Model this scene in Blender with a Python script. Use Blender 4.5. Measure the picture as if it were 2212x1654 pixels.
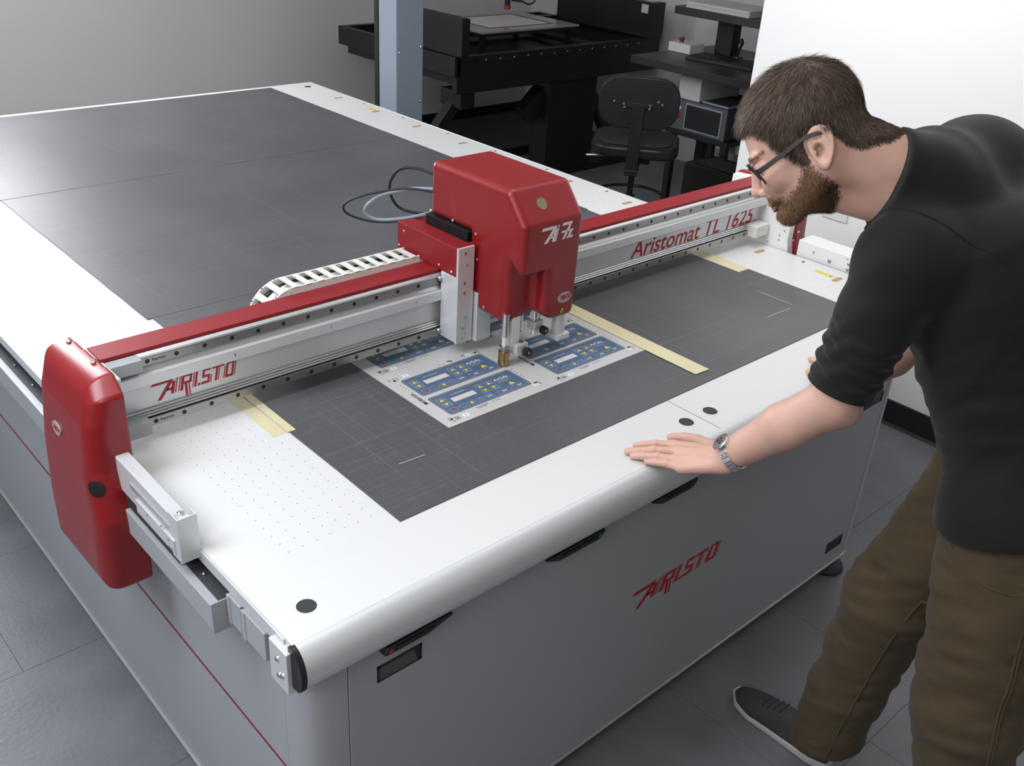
import bpy, bmesh, math, random
import numpy as np
from mathutils import Vector, Matrix
for o in list(bpy.data.objects): bpy.data.objects.remove(o)
scene = bpy.context.scene
COL = scene.collection
random.seed(7); rng = np.random.default_rng(7)

# ------------------------------------------------------------------ camera
CAM_R = np.array([[0.7425483, -0.66743405, 0.0561588],
                  [-0.28256556, -0.38817467, -0.87719846],
                  [0.60727154, 0.63549368, -0.47683232]])
CAM_C = np.array([-0.54196328, -1.01857194, 1.92539207])
cd = bpy.data.cameras.new('camera'); cam = bpy.data.objects.new('camera', cd); COL.objects.link(cam)
m = Matrix.Identity(4)
for i in range(3):
    m[i][0] = CAM_R[0][i]; m[i][1] = -CAM_R[1][i]; m[i][2] = -CAM_R[2][i]; m[i][3] = CAM_C[i]
cam.matrix_world = m
cd.sensor_fit = 'HORIZONTAL'; cd.sensor_width = 36.0; cd.lens = 2098.259 * 36.0 / 2212.0
cd.clip_start = 0.05; cd.clip_end = 60
scene.camera = cam

# ------------------------------------------------------------------ world, lights, exposure
vs = scene.view_settings
vs.view_transform = 'Standard'; vs.look = 'None'; vs.gamma = 1.0; vs.use_curve_mapping = False
vs.exposure = 0.0
scene.cycles.caustics_reflective = False; scene.cycles.caustics_refractive = False
world = bpy.data.worlds.new('studio_air'); scene.world = world; world.use_nodes = True
bg = world.node_tree.nodes['Background']
bg.inputs['Color'].default_value = (0.86, 0.92, 1.0, 1); bg.inputs['Strength'].default_value = 0.16
def area_light(name, loc, target, size, size_y, power, color=(1, 1, 1)):
    d = bpy.data.lights.new(name, 'AREA'); d.shape = 'RECTANGLE'; d.size = size; d.size_y = size_y
    d.energy = power; d.color = color
    o = bpy.data.objects.new(name, d); COL.objects.link(o); o.location = loc
    o.rotation_euler = (Vector(target) - Vector(loc)).to_track_quat('-Z', 'Y').to_euler()
    return o
area_light('ceiling_softbox', (0.15, 0.5, 2.85), (0.25, 0.6, 0.8), 1.5, 1.5, 16, (1, 0.985, 0.96))
area_light('rear_softbox', (0.40, 4.45, 2.08), (0.2, 1.6, 0.84), 1.0, 0.8, 80, (0.93, 0.95, 1.0))
area_light('wall_softbox', (1.7, 0.7, 2.75), (2.95, 0.55, 1.85), 0.9, 1.6, 30, (1, 1, 1))
area_light('back_wall_fill', (0.7, 3.9, 2.85), (0.8, 5.1, 1.2), 2.6, 0.5, 24, (1, 0.99, 0.96))  # unseen fill lamp, added to brighten the back wall
area_light('left_softbox', (-1.4, 0.7, 2.85), (-1.3, 0.7, 0.0), 1.0, 1.8, 70, (0.84, 0.91, 1.0))
area_light('front_softbox', (-1.25, -0.9, 2.15), (0.5, 0.0, 1.0), 0.9, 0.9, 16, (1, 0.96, 0.93))

# ------------------------------------------------------------------ helpers
def tag(o, label=None, cat=None, group=None, kind=None):
    if label: o['label'] = label
    if cat: o['category'] = cat
    if group: o['group'] = group
    if kind: o['kind'] = kind
    return o
def thing(name, label, cat, loc=(0, 0, 0), rz=0, group=None):
    o = bpy.data.objects.new(name, None); COL.objects.link(o); o.empty_display_size = 0.05
    o.location = loc; o.rotation_euler = (0, 0, rz)
    return tag(o, label, cat, group)
def V3(p): return Vector(p)
class MB:
    def __init__(s): s.v = []; s.f = []; s.m = []
    def add(s, vs_, fs, mi=0):
        b = len(s.v); s.v += [tuple(map(float, p)) for p in vs_]
        for f in fs: s.f.append(tuple(b + i for i in f)); s.m.append(mi)
        return s
    def box(s, x0, x1, y0, y1, z0, z1, mi=0):
        v = [(x0, y0, z0), (x1, y0, z0), (x1, y1, z0), (x0, y1, z0), (x0, y0, z1), (x1, y0, z1), (x1, y1, z1), (x0, y1, z1)]
        return s.add(v, [(3, 2, 1, 0), (4, 5, 6, 7), (0, 1, 5, 4), (1, 2, 6, 5), (2, 3, 7, 6), (3, 0, 4, 7)], mi)
    def obox(s, c, ax, ay, az, mi=0):
        c = V3(c); ax = V3(ax); ay = V3(ay); az = V3(az)
        v = [c + ax * i + ay * j + az * k for k in (-1, 1) for i, j in ((-1, -1), (1, -1), (1, 1), (-1, 1))]
        return s.add(v, [(3, 2, 1, 0), (4, 5, 6, 7), (0, 1, 5, 4), (1, 2, 6, 5), (2, 3, 7, 6), (3, 0, 4, 7)], mi)
    def tube(s, pts, r, n=8, mi=0, caps=True, closed=False):
        pts = [V3(p) for p in pts]; N = len(pts)
        rs = r if isinstance(r, (list, tuple)) else [r] * N
        rings = []; prev = None
        for i, p in enumerate(pts):
            a = pts[(i - 1) % N] if (i > 0 or closed) else p; b = pts[(i + 1) % N] if (i < N - 1 or closed) else p
            t = (b - a).normalized()
            if prev is None:
                up = V3((0, 0, 1)) if abs(t.z) < 0.9 else V3((1, 0, 0)); u = t.cross(up).normalized()
            else:
                u = (prev - t * prev.dot(t)).normalized()
            prev = u; w = t.cross(u)
            rings.append([p + (u * math.cos(2 * math.pi * k / n) + w * math.sin(2 * math.pi * k / n)) * rs[i] for k in range(n)])
        vs_ = [q for ring in rings for q in ring]; fs = []
        for i in range(N if closed else N - 1):
            j = (i + 1) % N
            for k in range(n):
                fs.append((i * n + k, i * n + (k + 1) % n, j * n + (k + 1) % n, j * n + k))
        if caps and not closed:
            fs.append(tuple(range(n - 1, -1, -1))); fs.append(tuple((N - 1) * n + k for k in range(n)))
        return s.add(vs_, fs, mi)
    def cyl(s, p0, p1, r, n=16, mi=0): return s.tube([p0, p1], r, n, mi)
    def prism(s, poly, fn, d0, d1, mi=0):
        """poly: 2-D outline (counter-clockwise); fn(u, v, d) -> point; extruded from d0 to d1"""
        n = len(poly); v = [fn(u, w, d0) for u, w in poly] + [fn(u, w, d1) for u, w in poly]
        fs = [tuple(range(n - 1, -1, -1)), tuple(range(n, 2 * n))]
        fs += [(i, (i + 1) % n, n + (i + 1) % n, n + i) for i in range(n)]
        return s.add(v, fs, mi)
    def lathe(s, c, prof, n=20, mi=0, axis=2):
        vs_ = []; fs = []
        for r, h in prof:
            for k in range(n):
                a = 2 * math.pi * k / n; q = [r * math.cos(a), r * math.sin(a), h]
                if axis == 0: q = [q[2], q[0], q[1]]
                if axis == 1: q = [q[1], q[2], q[0]]
                vs_.append((c[0] + q[0], c[1] + q[1], c[2] + q[2]))
        for i in range(len(prof) - 1):
            for k in range(n): fs.append((i * n + k, i * n + (k + 1) % n, (i + 1) * n + (k + 1) % n, (i + 1) * n + k))
        fs.append(tuple(range(n - 1, -1, -1))); fs.append(tuple((len(prof) - 1) * n + k for k in range(n)))
        return s.add(vs_, fs, mi)
    def mesh(s, name):
        me = bpy.data.meshes.new(name); me.from_pydata(s.v, [], s.f); me.update()
        bm = bmesh.new(); bm.from_mesh(me); bmesh.ops.recalc_face_normals(bm, faces=bm.faces); bm.to_mesh(me); bm.free()
        return me
    def build(s, name, mats, parent=None, bevel=0, smooth=False, seg=2, label=None, kind=None):
        me = s.mesh(name)
        mats = mats if isinstance(mats, (list, tuple)) else [mats]
        for q in mats: me.materials.append(q)
        if len(mats) > 1: me.polygons.foreach_set('material_index', s.m)
        return link(name, me, parent, bevel, smooth, seg, label, kind)
def link(name, me, parent=None, bevel=0, smooth=False, seg=2, label=None, kind=None):
    o = bpy.data.objects.new(name, me); COL.objects.link(o)
    if parent:
        o.parent = parent
    if smooth or bevel:
        me.polygons.foreach_set('use_smooth', [True] * len(me.polygons))
        if hasattr(me, 'set_sharp_from_angle'): me.set_sharp_from_angle(angle=math.radians(38 if not bevel else 30))
    if bevel:
        b = o.modifiers.new('edge', 'BEVEL'); b.width = bevel; b.segments = seg; b.limit_method = 'ANGLE'
        b.angle_limit = math.radians(35); b.harden_normals = True
    if label: o['label'] = label
    if kind: o['kind'] = kind
    return o
def dup(o, loc=None, parent=None, rot=None):
    c = o.copy(); COL.objects.link(c)
    if loc is not None: c.location = loc
    if rot is not None: c.rotation_euler = rot
    c.parent = parent
    return c
def world_parent(o, parent):
    """keep authored world coordinates although the parent stands elsewhere"""
    bpy.context.view_layer.update()
    o.parent = parent; o.matrix_parent_inverse = parent_matrix(parent).inverted()
def parent_matrix(p): return Matrix.Translation(p.location) @ p.rotation_euler.to_matrix().to_4x4()

# ------------------------------------------------------------------ procedural materials
def mat(name, col, rough=0.5, metal=0.0, var=0.06, scale=20.0, bump=0.0, bscale=200.0, spec=0.5, coat=0.0, rvar=0.08, stretch=None, sheen=0.0, sss=0.0, sssr=(1, 0.35, 0.2), coord='Object'):
    M = bpy.data.materials.new(name); M.use_nodes = True
    nt = M.node_tree; b = nt.nodes['Principled BSDF']
    tc = nt.nodes.new('ShaderNodeTexCoord'); mp = nt.nodes.new('ShaderNodeMapping')
    if coord == 'World':
        gm = nt.nodes.new('ShaderNodeNewGeometry'); nt.links.new(gm.outputs['Position'], mp.inputs['Vector'])
    else: nt.links.new(tc.outputs[coord], mp.inputs['Vector'])
    if stretch: mp.inputs['Scale'].default_value = stretch
    nz = nt.nodes.new('ShaderNodeTexNoise'); nz.inputs['Scale'].default_value = scale; nz.inputs['Detail'].default_value = 4
    nt.links.new(mp.outputs['Vector'], nz.inputs['Vector'])
    rp = nt.nodes.new('ShaderNodeMix'); rp.data_type = 'RGBA'
    c = Vector(col[:3])
    rp.inputs['A'].default_value = (*(c * (1 - var)), 1); rp.inputs['B'].default_value = (*[min(1, x) for x in (c * (1 + var))], 1)
    nt.links.new(nz.outputs['Fac'], rp.inputs['Factor']); nt.links.new(rp.outputs['Result'], b.inputs['Base Color'])
    mr = nt.nodes.new('ShaderNodeMapRange'); mr.inputs['To Min'].default_value = max(0.02, rough - rvar); mr.inputs['To Max'].default_value = min(1, rough + rvar)
    nt.links.new(nz.outputs['Fac'], mr.inputs['Value']); nt.links.new(mr.outputs['Result'], b.inputs['Roughness'])
    b.inputs['Metallic'].default_value = metal; b.inputs['Specular IOR Level'].default_value = spec
    if coat: b.inputs['Coat Weight'].default_value = coat; b.inputs['Coat Roughness'].default_value = 0.28
    if sheen: b.inputs['Sheen Weight'].default_value = sheen
    if sss:
        b.inputs['Subsurface Weight'].default_value = sss; b.inputs['Subsurface Radius'].default_value = sssr; b.inputs['Subsurface Scale'].default_value = 0.006
    if bump:
        n2 = nt.nodes.new('ShaderNodeTexNoise'); n2.inputs['Scale'].default_value = bscale; n2.inputs['Detail'].default_value = 3
        nt.links.new(mp.outputs['Vector'], n2.inputs['Vector'])
        bp = nt.nodes.new('ShaderNodeBump'); bp.inputs['Strength'].default_value = bump; bp.inputs['Distance'].default_value = 0.002
        nt.links.new(n2.outputs['Fac'], bp.inputs['Height']); nt.links.new(bp.outputs['Normal'], b.inputs['Normal'])
    return M
def s2l(r, g, b):
    return tuple(((x / 255) / 12.92 if x / 255 <= 0.04045 else ((x / 255 + 0.055) / 1.055) ** 2.4) for x in (r, g, b))
M = {}
M['top'] = mat('white_laminate', (0.69, 0.69, 0.685), 0.42, var=0.012, scale=6, spec=0.35)
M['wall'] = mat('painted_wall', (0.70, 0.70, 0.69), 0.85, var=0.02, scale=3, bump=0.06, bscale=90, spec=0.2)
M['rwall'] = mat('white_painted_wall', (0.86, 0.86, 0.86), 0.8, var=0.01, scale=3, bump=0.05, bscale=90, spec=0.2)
M['base'] = mat('black_vinyl', (0.012, 0.012, 0.013), 0.5)
M['ceil'] = mat('ceiling_paint', (0.75, 0.75, 0.74), 0.9, var=0.02, scale=3)
M['grey'] = mat('grey_powder_coat', (0.375, 0.385, 0.405), 0.45, var=0.03, scale=5, bump=0.05, bscale=500, spec=0.4)
M['alu'] = mat('brushed_aluminium', (0.74, 0.75, 0.76), 0.36, 0.75, var=0.03, scale=30, stretch=(0.3, 6, 6))
M['anod'] = mat('anodised_aluminium', (0.70, 0.715, 0.73), 0.42, 0.35, var=0.02, scale=10)
M['steel'] = mat('ground_steel', (0.36, 0.35, 0.34), 0.32, 0.9, var=0.15, scale=6, stretch=(1, 8, 8))
M['chrome'] = mat('polished_steel', (0.72, 0.72, 0.72), 0.16, 1.0, var=0.03)
M['red'] = mat('red_paint', (0.25, 0.006, 0.009), 0.36, var=0.04, scale=8, spec=0.5, bump=0.03, bscale=700, coat=0.22)
M['redm'] = mat('red_matt_paint', (0.25, 0.012, 0.017), 0.48, var=0.05, scale=10, spec=0.4)
M['redink'] = mat('red_ink', (0.42, 0.012, 0.02), 0.5, var=0.03)
M['stripe'] = mat('dull_red_paint', (0.20, 0.012, 0.022), 0.5, var=0.05)
M['white'] = mat('white_paint', (0.78, 0.78, 0.77), 0.45, var=0.02)
M['ivory'] = mat('ivory_plastic', (0.74, 0.73, 0.68), 0.4, var=0.03)
M['black'] = mat('black_plastic', (0.012, 0.012, 0.013), 0.4, var=0.1)
M['blackm'] = mat('black_coated_metal', (0.011, 0.010, 0.010), 0.42, var=0.25, scale=5)
M['dark'] = mat('dark_grey_rubber', (0.03, 0.032, 0.035), 0.6, var=0.08)
M['rub'] = mat('black_rubber', (0.008, 0.008, 0.009), 0.5)
M['bronze'] = mat('bronze', (0.42, 0.27, 0.12), 0.3, 0.9, var=0.1, scale=60)
M['tape'] = mat('masking_tape', (0.66, 0.60, 0.38), 0.6, var=0.05, scale=80, bump=0.15, bscale=300)
M['copper'] = mat('tan_wood_insert', (0.46, 0.28, 0.13), 0.5, var=0.1)
M['yellow'] = mat('yellow_print', (0.75, 0.62, 0.03), 0.5, var=0.03)
M['column'] = mat('blue_grey_paint', (0.265, 0.315, 0.385), 0.45, var=0.03, scale=6)
M['badge'] = mat('satin_silver', (0.42, 0.42, 0.42), 0.4, 0.3, var=0.03)
M['sheet'] = mat('brushed_metal_sheet', (0.64, 0.635, 0.62), 0.42, 0.25, var=0.03, scale=25, stretch=(1, 14, 1))
M['blue'] = mat('blue_ink', (0.075, 0.125, 0.22), 0.42, var=0.03)
M['paleline'] = mat('pale_ink', (0.45, 0.48, 0.50), 0.5)
M['yline'] = mat('pale_yellow_ink', (0.50, 0.46, 0.22), 0.5)
M['lcd'] = mat('clear_window', (0.60, 0.59, 0.57), 0.45, var=0.02)
M['ink'] = mat('black_ink', (0.015, 0.015, 0.016), 0.5)
M['whiteink'] = mat('white_ink', (0.80, 0.80, 0.80), 0.5)
M['crim'] = mat('crimson_ink', (0.42, 0.03, 0.09), 0.5)
M['green'] = mat('green_ink', (0.02, 0.22, 0.10), 0.5)
M['cyan'] = mat('cyan_ink', (0.02, 0.3, 0.6), 0.5)
M['glass'] = mat('grey_glass_plate', (0.30, 0.31, 0.30), 0.12, var=0.03)
M['paper'] = mat('paper', (0.62, 0.60, 0.60), 0.7, var=0.03)
M['skin'] = mat('skin', (0.65, 0.395, 0.315), 0.46, var=0.12, scale=30, bump=0.12, bscale=420, sss=0.22, spec=0.4)
M['hair'] = mat('brown_hair', (0.105, 0.074, 0.056), 0.5, var=0.5, scale=160, spec=0.35)
M['beard'] = mat('ginger_brown_beard', (0.24, 0.135, 0.078), 0.55, var=0.45, scale=120, spec=0.3)
M['shirt'] = mat('black_cotton', (0.0115, 0.0105, 0.011), 0.85, var=0.08, scale=60, bump=0.2, bscale=900, sheen=0.1, spec=0.25)
M['pants'] = mat('brown_corduroy', (0.082, 0.059, 0.034), 0.85, var=0.22, scale=14, bump=0.3, bscale=700, sheen=0.06, spec=0.2)
M['shoe'] = mat('grey_knit', (0.065, 0.064, 0.067), 0.8, var=0.3, scale=300, bump=0.5, bscale=600, spec=0.2)
M['sole'] = mat('white_foam', (0.55, 0.54, 0.52), 0.6, var=0.05)
M['lens'] = mat('spectacle_lens', (0.9, 0.9, 0.9), 0.02)
b_ = M['lens'].node_tree.nodes['Principled BSDF']; b_.inputs['Alpha'].default_value = 0.05
# ------------------------------------------------------------------ special surfaces
def mat_felt(name):
    M_ = mat(name, (0.080, 0.080, 0.087), 0.40, var=0.22, scale=320, bump=0.22, bscale=900, spec=0.5)
    nt = M_.node_tree; b = nt.nodes['Principled BSDF']; mixn = [n for n in nt.nodes if n.type == 'MIX'][0]
    tc = [n for n in nt.nodes if n.type == 'TEX_COORD'][0]
    last = mixn.outputs['Result']
    # worn streaks and old knife lines running along the bed and across it
    for sc, lo, hi, amt in (((1.1, 210, 1), 0.58, 0.75, 0.36), ((210, 0.9, 1), 0.59, 0.78, 0.34), ((2.2, 2.2, 1), 0.42, 0.75, 0.20), ((70, 70, 1), 0.55, 0.8, 0.16)):
        mp = nt.nodes.new('ShaderNodeMapping'); mp.inputs['Scale'].default_value = sc; nt.links.new(tc.outputs['Object'], mp.inputs['Vector'])
        nz = nt.nodes.new('ShaderNodeTexNoise'); nz.inputs['Scale'].default_value = 1.0; nz.inputs['Detail'].default_value = 3
        nt.links.new(mp.outputs['Vector'], nz.inputs['Vector'])
        r = nt.nodes.new('ShaderNodeMapRange'); r.inputs['From Min'].default_value = lo; r.inputs['From Max'].default_value = hi
        r.inputs['To Max'].default_value = amt; r.clamp = True; nt.links.new(nz.outputs['Fac'], r.inputs['Value'])
        mx = nt.nodes.new('ShaderNodeMix'); mx.data_type = 'RGBA'; mx.inputs['B'].default_value = (0.20, 0.20, 0.21, 1)
        nt.links.new(r.outputs['Result'], mx.inputs['Factor']); nt.links.new(last, mx.inputs['A']); last = mx.outputs['Result']
    nt.links.new(last, b.inputs['Base Color'])
    return M_
M['felt'] = mat_felt('grey_felt')
M['tile'] = mat('slate_vinyl', (0.18, 0.183, 0.20), 0.42, var=0.36, scale=4.5, bump=0.6, bscale=70, spec=0.45, rvar=0.12, coord='World')
M['grout'] = mat('dark_joint', (0.075, 0.075, 0.08), 0.7); M['recess'] = mat('grey_recess', (0.085, 0.087, 0.092), 0.5)

# ------------------------------------------------------------------ the room
def struct(name, mb, m_, parent=None, bevel=0):
    o = mb.build(name, m_, parent, bevel); o['kind'] = 'structure'; return o
XR, YB, XA, ZC = 2.915, 5.1, 5.25, 3.0
floor = struct('floor', MB().box(-4.0, XA, -3.5, YB, -0.06, -0.0015), M['grout'])
T = 0.5135
tile_me = MB().box(0.0007, T - 0.0007, 0.0007, T - 0.0007, -0.0015, 0.0).mesh('tile'); tile_me.materials.append(M['tile'])
j = 0
for j in range(-4, 10):
    y = -0.4075 + (j - 0) * T
    for i in range(-6, 11):
        x = 1.632 - 3 * T + i * T + (0.5 * T if j % 2 else 0)
        if x > XA - 0.02 or y > YB - 0.02 or x < -2.0: continue
        if 0.5 < x < 1.3 and 0.7 < y < 2.4: continue       # under the closed cabinet
        t = bpy.data.objects.new('tile', tile_me); COL.objects.link(t); t.parent = floor; t.location = (x, y, 0)
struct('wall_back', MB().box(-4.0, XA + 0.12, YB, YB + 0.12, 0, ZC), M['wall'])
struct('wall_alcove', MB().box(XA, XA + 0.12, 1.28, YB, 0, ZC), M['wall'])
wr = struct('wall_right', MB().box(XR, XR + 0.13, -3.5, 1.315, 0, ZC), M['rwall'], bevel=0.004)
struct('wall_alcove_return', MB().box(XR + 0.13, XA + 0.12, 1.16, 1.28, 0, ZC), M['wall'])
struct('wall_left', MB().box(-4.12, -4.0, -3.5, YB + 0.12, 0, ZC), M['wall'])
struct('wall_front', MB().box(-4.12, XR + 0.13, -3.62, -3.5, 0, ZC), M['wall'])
struct('ceiling', MB().box(-4.12, XA + 0.12, -3.62, YB + 0.12, ZC, ZC + 0.1), M['ceil'])
struct('baseboard_right', MB().prism([(0, 0), (0.004, 0.105), (0.010, 0.105), (0.010, 0.012), (0.018, 0.0)][::-1], lambda u, v, d: (XR - u if u > 0.004 else XR, d, v), -3.5, 1.315), M['base'])
struct('baseboard_back', MB().box(-4.0, XA, YB - 0.01, YB, 0, 0.10), M['base'])
# wall socket plate with its screw
ol = thing('wall_outlet', 'white wall outlet plate low on the white right wall behind the bearded chin', 'outlet', (XR, 0.82, 0.77))
MB().box(-0.006, 0, -0.055, 0.055, -0.036, 0.036).build('cover_plate', M['white'], ol, 0.002)
MB().lathe((-0.007, 0, 0), [(0.004, 0), (0.004, 0.003)], 10, axis=0).build('screw', M['steel'], ol)

# ------------------------------------------------------------------ cutting table
W, L, ZT = 2.16, 3.46, 0.84
tb = thing('cutting_table', 'large white flatbed cutting table with grey cabinet, rounded front edge and red lettering', 'table', (0, 0, 0))
CX0, CX1, CY0, CY1, CZ0, CZ1 = 0.032, 1.945, 0.02, 3.38, 0.063, 0.772
MB().box(CX0 + 0.02, CX1 - 0.02, CY0 + 0.02, CY1 - 0.02, CZ0, CZ1).build('carcass', M['grey'], tb)
fp = MB().box(0.112, 1.925, CY0, CY0 + 0.018, CZ0, CZ1).build('front_panel', M['grey'], tb, 0.002)
MB().prism([(CX0, CY0 + 0.055), (CX0 + 0.006, CY0 + 0.03), (CX0 + 0.02, CY0 + 0.012), (CX0 + 0.045, CY0 + 0.003), (0.110, CY0 + 0.001), (0.110, CY0 + 0.05), (0.06, CY0 + 0.08), (CX0, CY0 + 0.08)], lambda u, v, d: (u, v, d), CZ0, CZ1).build('corner_post', M['grey'], tb, smooth=True)
sp = MB().box(CX0, CX0 + 0.018, CY0 + 0.081, CY1, CZ0, 0.80).build('side_panel', M['grey'], tb, 0.002)
MB().box(CX0 - 0.0012, CX0 + 0.001, 0.10, CY1 - 0.05, 0.4405, 0.4455).build('red_stripe', M['stripe'], sp, label='thin red line along the panel')
MB().box(CX1 - 0.018, CX1, CY0 + 0.03, CY1, CZ0, CZ1).build('side_panel', M['grey'], tb, 0.002)
MB().tube([(1.936, CY0 + 0.004, CZ0), (1.936, CY0 + 0.004, CZ1)], 0.0085, 10).build('edge_profile', M['alu'], tb, smooth=True)
MB().box(0.03, 1.945, CY0 - 0.004, CY0 + 0.012, CZ0 - 0.008, CZ0).build('bottom_trim', M['alu'], tb, 0.001)
MB().box(CX0 - 0.006, CX0 + 0.012, CY0 + 0.02, CY1, CZ0 - 0.008, CZ0).build('bottom_trim', M['alu'], tb, 0.001)
# levelling feet
ft = MB().lathe((0, 0, 0), [(0.048, 0), (0.052, 0.008), (0.046, 0.022), (0.020, 0.034), (0.012, 0.036)], 24).mesh('levelling_foot'); ft.materials.append(M['dark'])
ft.polygons.foreach_set('use_smooth', [True] * len(ft.polygons))
rodm = MB().cyl((0, 0, 0.03), (0, 0, 0.07), 0.013, 12).mesh('stem'); rodm.materials.append(M['chrome'])
for x, y in ((1.905, 0.05), (0.10, 0.12), (1.895, 3.2), (0.10, 3.2)):
    f_ = bpy.data.objects.new('levelling_foot', ft); COL.objects.link(f_); f_.parent = tb; f_.location = (x, y, 0)
    g_ = bpy.data.objects.new('stem', rodm); COL.objects.link(g_); g_.parent = f_
# table top: two front strips with a joint, side strips, bed
MB().box(0, 1.0745, 0.0, 0.16, ZT - 0.028, ZT).build('top_strip', M['top'], tb)
MB().box(1.0755, W, 0.0, 0.16, ZT - 0.028, ZT).build('top_strip', M['top'], tb)
MB().box(1.0743, 1.0757, 0.0, 0.152, ZT - 0.002, ZT + 0.0001).build('joint_line', M['dark'], tb)
MB().box(0, W, 0.16, L, ZT - 0.028, ZT).build('bed_plate', M['top'], tb)
MB().box(0.02, W - 0.02, 0.03, L - 0.02, 0.772, ZT - 0.028).build('under_frame', M['anod'], tb)
# rounded front profile with its end cap
prof = [(0.0, ZT)]
for k in range(1, 13):
    a = math.pi / 2 * (1 - k / 12 * 1.0); prof.append((-0.034 * math.cos(a), 0.793 + 0.047 * math.sin(a)))
prof += [(-0.0335, 0.783), (-0.0318, 0.7815), (-0.031, 0.7725), (-0.027, 0.765), (-0.020, 0.760), (0.004, 0.758), (0.004, ZT - 0.002)]
MB().prism(prof[::-1], lambda u, v, d: (d, u, v), 0.004, W).build('front_profile', M['anod'], tb, smooth=True)
cap = [(p[0] * 1.0 - 0.0005, p[1]) for p in prof]
MB().prism(cap[::-1], lambda u, v, d: (d, u, v), -0.006, 0.004).build('profile_end_cap', M['black'], tb, smooth=True)
# round covers in the top
dm = MB().lathe((0, 0, 0), [(0.0168, -0.004), (0.0168, 0.0004), (0.0155, 0.0009)], 32).mesh('hole_cover'); dm.materials.append(M['dark'])
for x, y in ((0.064, 0.063), (1.035, 0.063), (1.119, 0.062), (2.096, 3.371), (2.09, 1.59), (0.064, 3.371)):
    c = bpy.data.objects.new('hole_cover', dm); COL.objects.link(c); c.parent = tb; c.location = (x, y, ZT)
# vacuum holes left and right of the mat
hb = MB()
for gx in range(7):
    for gy in range(0, 112):
        x, y = 0.112 + gx * 0.0287, 0.20 + gy * 0.0287
        if (x > 0.27 and 0.54 < y < 0.76) or x > 0.29: continue
        hb.add([(x + 0.0011 * math.cos(a), y + 0.0011 * math.sin(a), ZT + 0.0002) for a in [k * math.pi / 3 for k in range(6)]], [tuple(range(6))])
for gx in range(4):
    for gy in range(0, 112):
        x, y = 1.955 + gx * 0.0287, 0.20 + gy * 0.0287
        hb.add([(x + 0.0011 * math.cos(a), y + 0.0011 * math.sin(a), ZT + 0.0002) for a in [k * math.pi / 3 for k in range(6)]], [tuple(range(6))])
hb.build('vacuum_holes', M['dark'], tb, kind='stuff')
# tan slot inserts, small marks and yellow warning labels on the right strip
sl = []
for k in range(7):
    a = math.pi * k / 6 - math.pi / 2; sl.append((0.016 + 0.0085 * math.cos(a), 0.0085 * math.sin(a)))
for k in range(7):
    a = math.pi * k / 6 + math.pi / 2; sl.append((-0.016 + 0.0085 * math.cos(a), 0.0085 * math.sin(a)))
sm = MB().prism(sl, lambda u, v, d: (u, v, d), 0, 0.0006).mesh('slot_insert'); sm.materials.append(M['copper'])
smk = MB().box(-0.006, 0.006, -0.0035, 0.0035, 0, 0.0005).mesh('position_mark'); smk.materials.append(M['dark'])
for y in (0.331, 0.617, 0.907, 1.198, 1.501, 1.819, 2.137, 2.46, 2.775, 3.09):
    c = bpy.data.objects.new('slot_insert', sm); COL.objects.link(c); c.parent = tb; c.location = (2.095, y, ZT)
for y in (0.478, 0.76, 1.04, 1.336, 1.662, 1.973, 2.291, 2.618, 2.928):
    c = bpy.data.objects.new('position_mark', smk); COL.objects.link(c); c.parent = tb; c.location = (2.135, y, ZT); c.rotation_euler = (0, 0, 0.1)
def tri(mb, cx, cy, r, z, mi=0, rot=0.0, h=0.0):
    mb.add([(cx + r * math.cos(rot + math.pi / 2 + k * 2.0944), cy + r * math.sin(rot + math.pi / 2 + k * 2.0944), z) for k in range(3)], [(0, 1, 2)], mi)
yl = MB().box(-0.008, 0.008, -0.033, 0.033, 0, 0.0004)
for k in range(7): yl.box(0.002 - 0.0008, 0.002 + 0.0008, 0.026 - k * 0.006, 0.029 - k * 0.006, 0.0003, 0.0006, 1)
yl.box(-0.005, 0.004, -0.027, -0.025, 0.0003, 0.0006, 1); yl.box(-0.005, 0.004, -0.021, -0.019, 0.0003, 0.0006, 1); yl.box(-0.005, -0.003, -0.026, -0.020, 0.0003, 0.0006, 1)
ylm = yl.mesh('warning_label'); ylm.materials.append(M['yellow']); ylm.materials.append(M['ink']); ylm.polygons.foreach_set('material_index', yl.m)
for y in (2.81, 1.543, 0.38):
    c = bpy.data.objects.new('warning_label', ylm); COL.objects.link(c); c.parent = tb; c.location = (2.102, y, ZT + 0.0002); c.rotation_euler = (0, 0, 0.0)
# side guide on the left: lip, dark groove with bolts, rail ledge
MB().box(-0.004, 0.0, 0.02, L, ZT - 0.026, ZT - 0.001).build('edge_strip', M['anod'], tb, 0.001)
MB().box(-0.020, 0.02, 0.205, L - 0.02, 0.772, 0.8).build('guide_channel', M['dark'], tb)
gr = MB().box(-0.036, -0.014, 0.205, L - 0.02, 0.742, 0.797).build('guide_rail', M['grey'], tb, 0.0015)
MB().box(-0.036, 0.03, 0.202, 0.205, 0.735, 0.80).build('rail_end_plate', M['grey'], tb, 0.001)
bo = MB().lathe((0, 0, 0), [(0.0035, 0), (0.0035, 0.004), (0.002, 0.005)], 8).mesh('bolt'); bo.materials.append(M['chrome'])
for k in range(26):
    c = bpy.data.objects.new('bolt', bo); COL.objects.link(c); c.parent = tb; c.location = (-0.009, 0.28 + k * 0.12, 0.7995)
for y0, y1 in ((0.155, 0.2), (0.075, 0.15)):
    MB().box(-0.008, 0.03, y0, y1, 0.752, 0.812).build('side_bracket', M['grey'], tb, 0.002)
    MB().box(-0.0095, -0.006, y1 - 0.012, y1, 0.75, 0.812).build('bracket_flange', M['grey'], tb, 0.001)
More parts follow.
